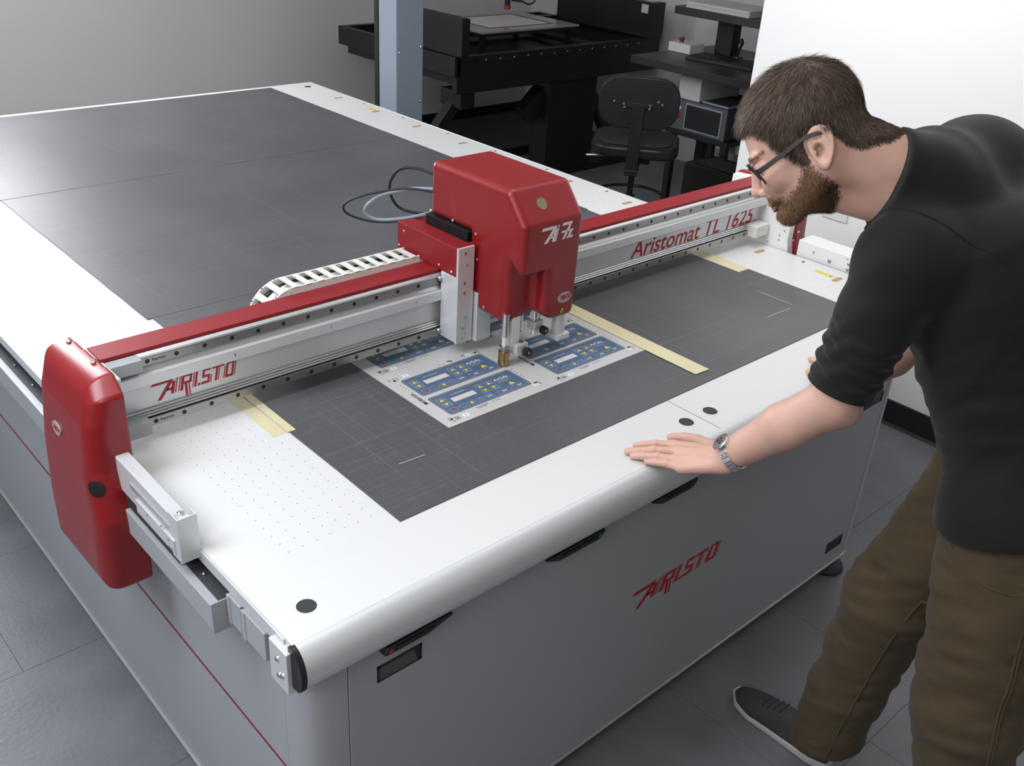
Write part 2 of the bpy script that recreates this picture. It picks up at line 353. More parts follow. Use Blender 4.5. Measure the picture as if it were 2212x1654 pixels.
eb = MB().box(-0.014, 0.03, -0.004, 0.05, 0.745, 0.829).build('end_bracket', M['anod'], tb, 0.002)
scr = MB().lathe((0, 0, 0), [(0.0045, 0), (0.0045, -0.002), (0.003, -0.0035)], 12, axis=0).mesh('screw'); scr.materials.append(M['chrome'])
for y, z in ((0.024, 0.803), (0.010, 0.777), (0.021, 0.771)):
    c = bpy.data.objects.new('screw', scr); COL.objects.link(c); c.parent = eb; c.location = (-0.014, y, z)
# right side guide
MB().box(W, W + 0.006, 0.02, L, ZT - 0.02, ZT + 0.001).build('edge_strip', M['alu'], tb, 0.001)
MB().box(W - 0.02, W + 0.018, 0.2, L - 0.02, 0.775, 0.803).build('guide_channel', M['dark'], tb)
MB().box(W + 0.018, W + 0.04, 0.2, L - 0.02, 0.742, 0.80).build('guide_rail', M['anod'], tb, 0.0015)
# black touch bars under the front profile
def touch_bar(x0, x1, flip, btn):
    zt, zb = 0.752, 0.722
    pts = [(x0, zt), (x1, zt), (x1, zb + 0.004), (x1 - 0.006, zb), (x0 + 0.045, zb), (x0, zt - 0.006)]
    if flip: pts = [(x0 + x1 - u, v) for u, v in pts][::-1]
    h_ = MB().prism(pts, lambda u, v, d: (u, d - (v - 0.722) * 0.35, v), -0.012, 0.02).build('touch_bar', M['black'], tb, 0.003)
    ix = [(x0 + 0.04, zt - 0.008), (x1 - 0.022, zt - 0.008), (x1 - 0.022, zb + 0.007), (x0 + 0.052, zb + 0.007)]
    if flip: ix = [(x0 + x1 - u, v) for u, v in ix][::-1]
    MB().prism(ix, lambda u, v, d: (u, d - (v - 0.722) * 0.35, v), -0.0135, -0.011).build('grip_inlay', M['rub'], h_)
    bx = (x1 - 0.011) if not flip else (x0 + 0.011)
    if btn: MB().lathe((bx, -0.0165, 0.737), [(0.0052, 0.004), (0.0052, 0.0), (0.0035, -0.002)], 16, axis=1).build('button', M[btn], h_, label=('red' if btn == 'crim' else 'green') + ' round button')
touch_bar(0.163, 0.305, True, 'crim'); touch_bar(0.535, 0.698, False, 'green'); touch_bar(0.845, 0.995, False, None)
# recessed grips in the front panel
def grip(x0, x1, z0, z1):
    g = MB(); y = CY0 - 0.0015
    g.box(x0, x1, y, y + 0.004, z1 - 0.005, z1); g.box(x0, x1, y, y + 0.004, z0, z0 + 0.003); g.box(x0, x0 + 0.005, y, y + 0.004, z0, z1); g.box(x1 - 0.004, x1, y, y + 0.004, z0, z1)
    g.box(x0, x1, y + 0.0013, y + 0.004, z0, z1)
    o = g.build('grip_frame', M['black'], tb)
    MB().add([(x0 + .005, y + .0006, z0 + .003), (x1 - .008, y + .0006, z0 + .003), (x1 - .018, y + .0012, z1 - .006), (x0 + .005, y + .0012, z1 - .006)], [(0, 1, 2, 3)]).build('grip_recess', M['recess'] if x0 < 1 else M['black'], o)
grip(0.170, 0.267, 0.636, 0.673); grip(1.811, 1.909, 0.62, 0.654); grip(1.806, 1.892, 0.118, 0.155)

# ------------------------------------------------------------------ logo made of slanted strokes
def logo_strokes():
    P = []
    def q(x0, x1, y0, y1): P.append([(x0, y0), (x1, y0), (x1, y1), (x0, y1)])
    def raw(*p): P.append([(x - 0.22 * y, y) for x, y in p])
    raw((0.0, 0.80), (1.32, 0.80), (1.42, 1.0), (0.16, 1.0)); raw((0.30, -0.22), (0.55, -0.22), (1.36, 0.8), (1.08, 0.8)); q(0.86, 1.2, 0.26, 0.42)
    q(1.16, 1.36, 0, 0.8); q(1.42, 1.49, 0, 1)
    q(1.62, 1.68, 0, 1); q(1.74, 1.92, 0, 1); q(1.92, 2.42, 0.84, 1); q(2.26, 2.42, 0.5, 0.84); q(1.92, 2.42, 0.40, 0.54)
    P.append([(2.16, -0.42), (2.32, -0.42), (2.14, 0.4), (1.98, 0.4)]); P.append([(2.40, -0.42), (2.48, -0.42), (2.30, 0.4), (2.22, 0.4)])
    q(2.52, 2.58, 0, 1); q(2.64, 2.78, 0, 1); q(2.86, 3.02, 0, 0.16)
    q(3.1, 3.62, 0.84, 1); q(3.1, 3.24, 0.56, 0.84); q(3.1, 3.62, 0.42, 0.56); q(3.48, 3.62, 0.16, 0.42); q(3.08, 3.62, 0, 0.16); q(3.68, 3.74, 0, 0.5)
    q(3.72, 4.5, 0.84, 1); q(3.98, 4.12, 0, 0.84); q(4.18, 4.24, 0, 0.84)
    q(4.55, 4.61, 0, 0.8); q(4.66, 4.8, 0, 1); q(4.8, 5.1, 0.86, 1); q(4.8, 5.1, 0, 0.14); q(5.06, 5.2, 0, 1); q(5.26, 5.32, 0.05, 0.95)
    return [[(x + 0.22 * y, y) for x, y in p] for p in P]
def logo(name, fn, m_, parent, th=0.0004, strokes=None):
    mb = MB()
    for p in (strokes or logo_strokes()): mb.prism(p, fn, 0, th)
    return mb.build(name, m_, parent)
s_ = 0.337 / 5.6
logo('red_logo', lambda u, v, d: (0.872 + u * s_, CY0 - 0.0002 - d, 0.413 + v * 0.047), M['redink'], tb)
def text_mesh(txt, size, shear=0.0, sx=1.0, ext=0.0003, align='LEFT', off=0.0):
    c = bpy.data.curves.new('t', 'FONT'); c.body = txt; c.size = size; c.shear = shear; c.extrude = ext / 2; c.align_x = align; c.resolution_u = 3; c.offset = off
    o = bpy.data.objects.new('t', c); COL.objects.link(o)
    bpy.context.view_layer.update()
    me = bpy.data.meshes.new_from_object(o.evaluated_get(bpy.context.evaluated_depsgraph_get()))
    bpy.data.objects.remove(o); bpy.data.curves.remove(c)
    if sx != 1.0:
        for v in me.vertices: v.co.x *= sx
    return me
def put_text(name, me, m_, parent, mw):
    me.materials.clear(); me.materials.append(m_)
    o = bpy.data.objects.new(name, me); COL.objects.link(o); o.parent = parent; o.matrix_local = mw; return o

# ------------------------------------------------------------------ cutting mats (separate pieces of grey felt)
def felt(x0, x1, y0, y1, label):
    n = 14; edge = []
    def jit(a): return a + random.uniform(-0.0012, 0.0012)
    for k in range(n): edge.append((jit(x0), y0 + (y1 - y0) * k / n))
    for k in range(n): edge.append((x0 + (x1 - x0) * k / n, jit(y1)))
    for k in range(n): edge.append((jit(x1), y1 - (y1 - y0) * k / n))
    for k in range(n): edge.append((x1 - (x1 - x0) * k / n, jit(y0)))
    o = MB().prism(edge[::-1], lambda u, v, d: (u, v, d), ZT + 0.0003, ZT + 0.0028).build('cutting_mat', M['felt'], None)
    return tag(o, label, 'mat', 'grey felt mats covering the table bed')
def felt_step(label):
    pts = [(0.316, 0.1525), (1.928, 0.1525), (1.928, 0.36), (1.927, 0.5385), (1.908, 0.541), (1.907, 0.9), (1.908, 1.2205), (0.325, 1.2205), (0.324, 0.9), (0.325, 0.541), (0.316, 0.5385), (0.317, 0.36)]
    o = MB().prism(pts, lambda u, v, d: (u, v, d), ZT + 0.0003, ZT + 0.0028).build('cutting_mat', M['felt'], None)
    return tag(o, label, 'mat', 'grey felt mats covering the table bed')
matA = felt_step('dark grey felt mat at the front under the printed sheet and the gantry beam')
felt(0.312, 1.915, 1.2225, 2.338, 'plain dark grey felt mat directly behind the gantry beam')
felt(0.312, 1.915, 2.341, 3.42, 'scratched grey felt mat at the far end by the back wall')
cl = MB()
for a, b in (((1.803, 0.417), (1.802, 0.298)), ((1.777, 0.287), (1.67, 0.29)), ((0.426, 0.306), (0.488, 0.302))):
    d = Vector((b[0] - a[0], b[1] - a[1], 0)); nrm = Vector((-d.y, d.x, 0)).normalized() * 0.0009
    o = MB().obox(((a[0] + b[0]) / 2, (a[1] + b[1]) / 2, ZT + 0.0029), d / 2, nrm, (0, 0, 0.0002)).build('knife_cut', M['paleline'], matA, label='pale straight cut line')

# ------------------------------------------------------------------ masking tape strips
def tape(x0, x1, y0, y1, z, label, skew=0.0):
    n = 5; pts = [(x0 + (x1 - x0) * k / n, y0 + random.uniform(-0.001, 0.001) + skew * k / n) for k in range(n + 1)]
    pts += [(x1 - (x1 - x0) * k / n, y1) for k in range(n + 1)]
    o = MB().prism(pts, lambda u, v, d: (u, v, d), z, z + 0.0003).build('masking_tape', M['tape'], None)
    return tag(o, label, 'tape', 'masking tape strips on the bed')
tape(0.281, 0.312, 0.545, 0.86, ZT + 0.0003, 'cream masking tape strip on white table beside the left red cover, outer of the pair')
tape(0.312, 0.331, 0.541, 0.86, ZT + 0.0030, 'narrow cream masking tape edge overlapping the grey mat, inner of the pair')
tape(1.226, 1.276, 0.191, 0.98, ZT + 0.0048, 'long cream masking tape strip along the right edge of the printed sheet', -0.004)
tape(1.878, 1.930, 0.541, 0.92, ZT + 0.0030, 'cream masking tape at the right mat edge beneath the beam lettering')
# ------------------------------------------------------------------ distance-field modelling: rounded and organic shapes
def surfnet(fn, lo, hi, h):
    lo = np.array(lo, float); hi = np.array(hi, float); n = np.ceil((hi - lo) / h).astype(int) + 1
    ax = [np.float32(lo[i]) + np.arange(n[i], dtype=np.float32) * np.float32(h) for i in range(3)]
    X, Y, Z = np.meshgrid(*ax, indexing='ij')
    F = fn(X, Y, Z).astype(np.float32); del X, Y, Z
    S = F < 0
    off = [(a, b, c) for a in (0, 1) for b in (0, 1) for c in (0, 1)]
    cnt = np.zeros(tuple(n - 1), np.uint8)
    for a, b, c in off: cnt += S[a:n[0] - 1 + a, b:n[1] - 1 + b, c:n[2] - 1 + c]
    ci, cj, ck = np.nonzero((cnt > 0) & (cnt < 8)); del cnt
    idx = -np.ones(tuple(n - 1), np.int32); idx[ci, cj, ck] = np.arange(len(ci))
    acc = np.zeros((len(ci), 3)); num = np.zeros(len(ci))
    for ax_ in range(3):
        for a, b in ((0, 0), (0, 1), (1, 0), (1, 1)):
            o0 = [a, b]; o0.insert(ax_, 0); o1 = list(o0); o1[ax_] = 1
            f0 = F[ci + o0[0], cj + o0[1], ck + o0[2]]; f1 = F[ci + o1[0], cj + o1[1], ck + o1[2]]
            cr = (f0 < 0) != (f1 < 0); t = np.where(cr, f0 / np.where(cr, f0 - f1, 1), 0)
            p = np.zeros((len(ci), 3)); p[:] = o0; p[:, ax_] = t
            acc += p * cr[:, None]; num += cr
    V = lo + (np.stack([ci, cj, ck], 1) + acc / num[:, None]) * h
    Q = []
    for ax_ in range(3):
        s0 = [slice(1, -1)] * 3; s1 = [slice(1, -1)] * 3; s0[ax_] = slice(0, -1); s1[ax_] = slice(1, None)
        A = S[tuple(s0)]; B = S[tuple(s1)]; ii = np.stack(np.nonzero(A != B), 1); sg = A[tuple(ii.T)]
        o = [1, 1, 1]; o[ax_] = 0; ii = ii + o
        u, w = [(1, 2), (2, 0), (0, 1)][ax_]
        def g(du, dw):
            k = ii.copy(); k[:, u] += du; k[:, w] += dw; return idx[k[:, 0], k[:, 1], k[:, 2]]
        q = np.stack([g(-1, -1), g(0, -1), g(0, 0), g(-1, 0)], 1)
        q[~sg] = q[~sg][:, ::-1]; Q.append(q)
    return V, np.concatenate(Q)
def np_mesh(name, V, Q, mats, smooth=True, mi=None):
    me = bpy.data.meshes.new(name); V = np.asarray(V, np.float32); Q = np.asarray(Q, np.int32); k = Q.shape[1]
    me.vertices.add(len(V)); me.vertices.foreach_set('co', V.ravel())
    me.loops.add(Q.size); me.loops.foreach_set('vertex_index', Q.ravel())
    me.polygons.add(len(Q)); me.polygons.foreach_set('loop_start', np.arange(0, Q.size, k, dtype=np.int32))
    for q in mats: me.materials.append(q)
    if smooth: me.polygons.foreach_set('use_smooth', np.ones(len(Q), bool))
    if mi is not None: me.polygons.foreach_set('material_index', np.asarray(mi, np.int32))
    me.update(calc_edges=True); me.validate(); return me
def smin(a, b, k):
    h = np.clip(0.5 + 0.5 * (b - a) / k, 0, 1); return b + (a - b) * h - k * h * (1 - h)
def smax(a, b, k): return -smin(-a, -b, k)
def ellip(X, Y, Z, c, r):
    x, y, z = (X - c[0]) / r[0], (Y - c[1]) / r[1], (Z - c[2]) / r[2]
    k0 = np.sqrt(x * x + y * y + z * z); k1 = np.sqrt((x / r[0]) ** 2 + (y / r[1]) ** 2 + (z / r[2]) ** 2) + 1e-9
    return k0 * (k0 - 1) / k1
def cone(X, Y, Z, a, b, ra, rb):
    a = np.asarray(a, float); b = np.asarray(b, float); d = b - a; dd = float(d @ d)
    px, py, pz = X - a[0], Y - a[1], Z - a[2]
    t = np.clip((px * d[0] + py * d[1] + pz * d[2]) / dd, 0, 1)
    return np.sqrt((px - t * d[0]) ** 2 + (py - t * d[1]) ** 2 + (pz - t * d[2]) ** 2) - (ra + (rb - ra) * t)
def boxs(X, Y, Z, c, h, r):
    q = [np.abs(P_ - c[i]) - h[i] + r for i, P_ in enumerate((X, Y, Z))]
    return np.sqrt(sum(np.maximum(k, 0) ** 2 for k in q)) + np.minimum(np.maximum(np.maximum(q[0], q[1]), q[2]), 0) - r
def poly_sdf(U, V, poly):
    d = np.full(U.shape, 1e9, np.float32); s = np.ones(U.shape, np.float32); n = len(poly)
    for i in range(n):
        ax, ay = poly[i]; bx, by = poly[i - 1]; ex, ey = bx - ax, by - ay
        wx, wy = U - ax, V - ay; t = np.clip((wx * ex + wy * ey) / (ex * ex + ey * ey), 0, 1)
        d = np.minimum(d, (wx - ex * t) ** 2 + (wy - ey * t) ** 2)
        c1 = V >= ay; c2 = V < by; c3 = ex * wy > ey * wx
        fl = (c1 & c2 & c3) | (~c1 & ~c2 & ~c3); s = np.where(fl, -s, s)
    return s * np.sqrt(d)
def inset(poly, r):
    n = len(poly); out = []; A = sum(poly[i - 1][0] * poly[i][1] - poly[i][0] * poly[i - 1][1] for i in range(n)); sg = 1 if A > 0 else -1
    for i in range(n):
        p0, p1, p2 = Vector(poly[i - 1]), Vector(poly[i]), Vector(poly[(i + 1) % n])
        d0 = (p1 - p0).normalized(); d1 = (p2 - p1).normalized(); n0 = Vector((-d0.y, d0.x)) * sg; n1 = Vector((-d1.y, d1.x)) * sg
        b = (n0 + n1); b = b / max(0.3, (1 + n0.dot(n1))); out.append(tuple(p1 + b * r))
    return out
def rounded_extrude(X, dp_uv, x0, x1, r):
    dx = np.abs(X - (x0 + x1) / 2) - (x1 - x0) / 2 + r
    return np.minimum(np.maximum(dx, dp_uv), 0) + np.hypot(np.maximum(dx, 0), np.maximum(dp_uv, 0)) - r

# ------------------------------------------------------------------ gantry beam
gn = thing('gantry_beam', 'silver aluminium gantry beam with red top strip and red end covers spanning the table', 'gantry', (0, 0.68, 0))
class G(MB):
    pass
def gb(mb, name, m_, parent=None, **k):
    o = mb.build(name, m_, None, **k); o.parent = parent or gn
    if parent is None: o.location = (0, -0.68, 0)
    return o
BX0, BX1 = 0.0, 2.17
gb(MB().box(BX0, BX1, 0.692, 0.748, 0.88, 1.043), 'beam_core', M['anod'])
gb(MB().box(BX0 + 0.005, BX1, 0.6805, 0.744, 1.0385, 1.0465), 'red_top_strip', M['redm'], bevel=0.001)
gb(MB().prism([(0.694, 1.0385), (0.679, 1.0385), (0.674, 1.034), (0.674, 1.030), (0.6765, 1.029), (0.694, 1.029)], lambda u, v, d: (d, u, v), BX0, BX1), 'upper_lip', M['alu'])
def rail(z0, z1, yf, name):
    o = gb(MB().box(BX0 + 0.02, BX1 - 0.01, yf, 0.694, z0, z1), name, M['steel'], bevel=0.0012)
    hm = MB().lathe((0, 0, 0), [(0.0048, 0.001), (0.0048, -0.0003), (0.0036, -0.0003)], 14, axis=1).mesh('bolt_hole'); hm.materials.append(M['rub'])
    for k in range(35):
        c = bpy.data.objects.new('bolt_hole', hm); COL.objects.link(c); c.parent = o; c.location = (0.092 + k * 0.06, yf, (z0 + z1) / 2)
rail(1.0105, 1.0285, 0.676, 'upper_rail')
rail(0.877, 0.8955, 0.672, 'lower_rail')
gb(MB().prism([(0.694, 1.0095), (0.684, 1.0095), (0.680, 1.005), (0.676, 0.998), (0.694, 0.998)], lambda u, v, d: (d, u, v), BX0, BX1), 'groove_lip', M['alu'])
gb(MB().prism([(0.694, 0.9975), (0.669, 0.9975), (0.667, 0.995), (0.667, 0.972), (0.669, 0.970), (0.694, 0.970)], lambda u, v, d: (d, u, v), BX0, BX1), 'middle_strip', M['anod'])
for k in range(9):
    gb(MB().lathe((0.27 + k * 0.235, 0.667, 0.984), [(0.0032, 0.001), (0.0032, -0.0008), (0.0018, -0.0014)], 12, axis=1), 'screw', M['chrome'])
fpn = gb(MB().box(BX0, BX1, 0.6885, 0.694, 0.911, 0.970), 'face_panel', M['anod'])
lr = MB()
for k in range(3): lr.prism([(0.694, 0.9105 - k * 0.0045), (0.684 - k * 0.003, 0.9105 - k * 0.0045), (0.682 - k * 0.003, 0.9075 - k * 0.0045), (0.694, 0.9065 - k * 0.0045)], lambda u, v, d: (d, u, v), BX0, BX1)
gb(lr, 'lower_ridges', M['alu'])
s_ = 0.190 / 5.6
o = logo('red_logo', lambda u, v, d: (0.096 + u * s_, 0.6884 - d, 0.927 + v * 0.034), M['redink'], None); o.parent = gn; o.location = (0, -0.68, 0)
tm = text_mesh('Aristomat TL 1625', 0.0735, 0.22, 0.905, off=0.0007)
wd = max(v.co.x for v in tm.vertices) - min(v.co.x for v in tm.vertices)
for v in tm.vertices: v.co.x *= 0.600 / wd
o = put_text('lettering', tm, M['redink'], gn, Matrix.Translation((1.533, 0.6882 - 0.68, 0.9135)) @ Matrix.Rotation(math.pi / 2, 4, 'X')); o['label'] = 'red model lettering on the beam'
for z, yf in ((1.0195, 0.6756), (0.886, 0.6716)):
    o = put_text('small_print', text_mesh('Rexroth', 0.0085), M['ink'], gn, Matrix.Translation((0.101, yf - 0.68, z - 0.002)) @ Matrix.Rotation(math.pi / 2, 4, 'X'))
gb(MB().box(0.0, 0.074, 0.652, 0.69, 1.012, 1.0385), 'buffer_block', M['grey'], bevel=0.002)
gb(MB().box(0.0, 0.074, 0.646, 0.688, 0.874, 0.905), 'buffer_block', M['grey'], bevel=0.003)
gb(MB().box(2.09, 2.16, 0.640, 0.686, 0.877, 0.916), 'buffer_block', M['ivory'], bevel=0.004)
# red end covers
CP = [(0.824, 1.043), (0.600, 1.056), (0.563, 1.026), (0.563, 0.878), (0.542, 0.775), (0.555, 0.606), (0.832, 0.594), (0.834, 0.80)]
ZX = [0.59, 0.72, 0.85, 0.97, 1.03, 1.06]; XX = [0.092, 0.092, 0.086, 0.074, 0.058, 0.048]
def cover(sign, x0):
    cp = inset(CP, 0.014)
    def fn(X, Y, Z):
        d = poly_sdf(Y, Z, cp) - 0.014
        xo = np.interp(Z, ZX, XX).astype(np.float32)
        depth = (x0 - X) if sign < 0 else (X - x0)
        d = smax(d, depth - xo, 0.042)
        return np.maximum(d, -depth)
    lo = (x0 - 0.105, 0.52, 0.58) if sign < 0 else (x0 - 0.006, 0.52, 0.58)
    V, Q = surfnet(fn, lo, (lo[0] + 0.111, 0.85, 1.075), 0.003)
    me = np_mesh('end_cover', V, Q, [M['red']])
    o = bpy.data.objects.new('end_cover', me); COL.objects.link(o); o.parent = gn; o.location = (0, -0.68, 0)
    return o, fn
cl_, cfn = cover(-1, 0.0); cr_, _ = cover(1, 2.202)
for o_, x0, s2 in ((cl_, 0.0, -1),):
    el = [(0.0215 * math.cos(a), 0.0135 * math.sin(a)) for a in [k * math.pi / 14 for k in range(28)]]
    def bf(u, v, d, s=1.0): return (-0.0805 - d + 0.085 * v, 0.722 - u * 0.98, 0.908 + v)
    bd = MB().prism(el, bf, 0.0, 0.0022).build('oval_badge', M['badge'], o_, label='small silver oval badge')
    ls = [[((x / 5.4 - 0.5) * 0.034, (y - 0.4) * 0.0085) for x, y in p] for p in logo_strokes()]
    MB_ = MB()
    for p in ls: MB_.prism(p, bf, 0.0022, 0.0026)
    o2 = MB_.build('badge_logo', M['redink'], o_); 
    pn = Vector((-0.50, -0.86, 0.10)).normalized(); pu = pn.cross(Vector((0, 0, 1))).normalized(); pv = pu.cross(pn)
    q_ = np.array([np.array((-0.045, 0.62, 0.842)) + np.array(pn) * t for t in np.linspace(0, 0.15, 300)]); ex = np.nonzero(cfn(*[q_[:, k].astype(np.float32) for k in range(3)]) > 0)[0][0]
    def on_cover(u, v, lift):
        b0 = np.array((-0.045, 0.62, 0.842)) + np.array(pu) * u + np.array(pv) * v; q2 = b0[None] + np.array(pn)[None] * np.linspace(0, 0.15, 400)[:, None]
        return tuple(q2[np.nonzero(cfn(*[q2[:, k].astype(np.float32) for k in range(3)]) > 0)[0][0]] + np.array(pn) * lift)
    pb_ = MB(); rgs = [(0.0168, -0.001), (0.0165, 0.0012), (0.014, 0.0018), (0.007, 0.0018)]; n_ = 28
    vs_ = [on_cover(r * math.cos(2 * math.pi * k / n_), r * math.sin(2 * math.pi * k / n_), h) for r, h in rgs for k in range(n_)] + [on_cover(0, 0, 0.0018)]
    pb_.add(vs_, [(i * n_ + k, i * n_ + (k + 1) % n_, (i + 1) * n_ + (k + 1) % n_, (i + 1) * n_ + k) for i in range(3) for k in range(n_)] + [(3 * n_ + k, 3 * n_ + (k + 1) % n_, 4 * n_) for k in range(n_)])
    pb_.build('round_plug', M['rub'], o_, smooth=True, label='round black plug')
    for y, z, ax in ((0.79, 1.046, 2), (0.665, 1.0535, 2), (0.5605, 0.893, 1)):
        if ax == 2: MB().lathe((-0.012, y, z), [(0.0048, -0.002), (0.0048, 0.0015), (0.003, 0.003)], 12).build('screw', M['chrome'], o_)
        else: MB().lathe((-0.012, y, z), [(0.0048, 0.002), (0.0048, -0.0015), (0.003, -0.003)], 12, axis=1).build('screw', M['chrome'], o_)
pl_in = inset(CP, 0.006)
gb(MB().prism(pl_in[::-1], lambda u, v, d: (d, u, v), 2.168, 2.2015), 'end_plate', M['white'], bevel=0.004)
gb(MB().box(0.0002, 0.012, 0.60, 0.80, 0.86, 1.0400), 'end_plate', M['white'], bevel=0.004)
MB().lathe((2.207, 0.5585, 0.902), [(0.0048, 0.002), (0.0048, -0.0015), (0.003, -0.003)], 12, axis=1).build('screw', M['chrome'], cr_)
for y, z in ((0.60, 0.87), (0.60, 0.885), (0.585, 0.905), (0.548, 0.885), (0.548, 0.85), (0.64, 0.852), (0.58, 0.84)):
    gb(MB().lathe((2.168, y, z), [(0.0028, 0.001), (0.0028, -0.001), (0.0018, -0.0018)], 10, axis=0), 'screw', M['steel'])
# left side slide with its bracket
arm = gb(MB().box(-0.034, -0.007, 0.312, 0.60, 0.835, 0.9075), 'slide_arm', M['anod'], bevel=0.003)
MB().box(-0.041, -0.034, 0.315, 0.47, 0.838, 0.866).build('slide_plate', M['anod'], arm, 0.001)
MB().box(-0.037, -0.034, 0.33, 0.50, 0.872, 0.884).build('slide_groove', M['alu'], arm, 0.001)
MB().box(-0.030, -0.004, 0.33, 0.60, 0.803, 0.835).build('slide_foot', M['dark'], arm)
brk = gb(MB().prism([(-0.038, 0.297), (-0.002, 0.297), (-0.002, 0.318), (-0.005, 0.318), (-0.005, 0.300), (-0.035, 0.300), (-0.035, 0.332), (-0.038, 0.332)], lambda u, v, d: (u, v, d), 0.826, 0.918), 'slide_bracket', M['anod'], bevel=0.0008)
MB().lathe((-0.019, 0.325, 0.9075), [(0.006, 0), (0.006, 0.004), (0.004, 0.0055)], 14).build('bolt', M['chrome'], arm)
for y, z in ((0.335, 0.858), (0.325, 0.845), (0.335, 0.843), (0.36, 0.872), (0.42, 0.86)):
    MB().lathe((-0.041, y, z), [(0.0025, 0.001), (0.0025, -0.001), (0.0015, -0.0018)], 10, axis=0).build('screw', M['chrome'], arm)
# right side slide: white housing, open end with cables
ra = gb(MB().prism([(0.53, 0.815), (0.53, 0.893), (0.33, 0.893), (0.33, 0.872), (0.300, 0.872), (0.300, 0.852), (0.335, 0.84), (0.355, 0.815)], lambda u, v, d: (d, u, v), 2.172, 2.25), 'slide_housing', M['white'], bevel=0.003)
MB().box(2.178, 2.246, 0.20, 0.302, 0.806, 0.893).build('slide_end_cap', M['white'], ra, 0.004)
MB().box(2.180, 2.24, 0.302, 0.36, 0.806, 0.852).build('slide_insert', M['rub'], ra, 0.002)  # plain black block filling the cutout of the housing
MB().tube([(2.174, 0.355, 0.882), (2.176, 0.335, 0.884), (2.178, 0.30, 0.874), (2.18, 0.27, 0.86)], 0.003, 8).build('cable', M['copper'], ra)
for y, z, r in ((0.41, 0.857, 0.006), (0.345, 0.868, 0.0045), (0.345, 0.85, 0.0045), (0.318, 0.862, 0.005), (0.47, 0.868, 0.003), (0.348, 0.822, 0.004)):
    MB().lathe((2.172, y, z), [(r, 0.001), (r, -0.0015), (r * 0.6, -0.003)], 12, axis=0).build('bolt', M['steel'], ra)

# ------------------------------------------------------------------ cable chain behind the beam
cc = thing('cable_chain', 'ivory plastic cable chain lying behind the red beam strip', 'cable chain', (0.45, 0.79, 0.96))
pitch = 0.0325; path = []
for k in range(11): path.append((0.796 - k * pitch, 1.046, 0.0))
xe, R_ = path[-1][0], 0.078; nb = 8
for k in range(1, nb): a = math.pi * k / nb; path.append((xe - R_ * math.sin(a), 1.046 - R_ + R_ * math.cos(a), a))
for k in range(8): path.append((xe + k * pitch, 1.046 - 2 * R_, math.pi))
yc0, yc1 = 0.750, 0.818
lk = MB().box(-pitch / 2, pitch / 2, yc0, yc0 + 0.005, -0.013, 0.013).mesh('link'); lk2 = MB().box(-pitch / 2, pitch / 2, yc1 - 0.005, yc1, -0.013, 0.013).mesh('side_plate'); lk2.materials.append(M['ivory']); lk.materials.append(M['ivory'])
slm = MB().box(-0.0075, 0.0075, yc0, yc1, 0.0105, 0.0135).mesh('cross_bar'); slm.materials.append(M['ivory'])
sl2 = MB().box(-0.0075, 0.0075, yc0, yc1, -0.0135, -0.0105).mesh('cross_bar_inner'); sl2.materials.append(M['ivory'])
for x, z, a in path:
    mtx = Matrix.Translation((x - 0.45, -0.79, z - 0.96)) @ Matrix.Rotation(-a, 4, 'Y')
    l_ = bpy.data.objects.new('link', lk); COL.objects.link(l_); l_.parent = cc; l_.matrix_local = mtx
    for mm in (slm, sl2, lk2):
        b_ = bpy.data.objects.new('side_plate' if mm is lk2 else 'cross_bar', mm); COL.objects.link(b_); b_.parent = l_
for yy, r, m_ in ((0.765, 0.005, 'rub'), (0.778, 0.006, 'ivory'), (0.790, 0.005, 'anod'), (0.803, 0.006, 'rub')):
    o = MB().tube([(x - 0.45, yy - 0.79, z - 0.96 + 0.002 * math.sin(x * 60 + yy * 300)) for x, z, a in path], r, 7).build('inner_cable', M[m_], cc, smooth=True)

# ------------------------------------------------------------------ tool head
th = thing('tool_head', 'red cutter head with rounded hood, silver carriage and tool holders riding on the beam', 'tool head', (0.93, 0.60, 0.85))
def hb_(mb, name, m_, parent=None, **k):
    o = mb.build(name, m_, None, **k); o.parent = parent or th
    if parent is None: o.location = (-0.93, -0.60, -0.85)
    return o
car = hb_(MB().box(0.8155, 0.862, 0.614, 0.671, 0.877, 1.046), 'carriage_block', M['anod'], bevel=0.001)
cfp = hb_(MB().box(0.8150, 0.864, 0.607, 0.614, 0.875, 1.1195), 'carriage_plate', M['anod'], bevel=0.0008)
hb_(MB().box(0.8155, 0.90, 0.614, 0.847, 1.0475, 1.119), 'carriage_cover', M['redm'], bevel=0.002)
for z, r in ((1.105, .0042), (1.075, .003), (1.03, .004), (1.005, .0042), (0.94, .003), (0.912, .0042), (0.898, .003), (0.886, .004)):
    MB().lathe((0.835 if r > .0035 else 0.842, 0.607, z), [(r, 0.001), (r, -0.001), (r * .55, -0.0015)], 12, axis=1).build('bolt', M['chrome'], cfp)
for y, z in ((0.84, 1.058), (0.68, 1.058), (0.632, 1.056), (0.82, 1.1)):
    MB().lathe((0.8155, y, z), [(0.003, 0.001), (0.003, -0.001), (0.002, -0.0018)], 10, axis=0).build('screw', M['chrome'], car)
for y, z in ((0.672, 1.026), (0.672, 0.889)):
    hb_(MB().lathe((0.813, y, z), [(0.007, 0.004), (0.007, -0.003), (0.004, -0.006)], 10, axis=0), 'wiper', M['steel'])
hb_(MB().box(0.868, 0.915, 0.596, 0.66, 0.872, 1.0), 'tool_back_plate', M['anod'], bevel=0.002)
for k in range(7):
    zz = 1.1195 + k * 0.0036
    hb_(MB().prism([(0.795, zz), (0.637, zz), (0.634, zz + 0.0018), (0.637, zz + 0.0030), (0.795, zz + 0.0030)], lambda u, v, d: (d, u, v), 0.862 + 0.002 * (k % 2), 0.95), 'bellows_fold', M['rub'])
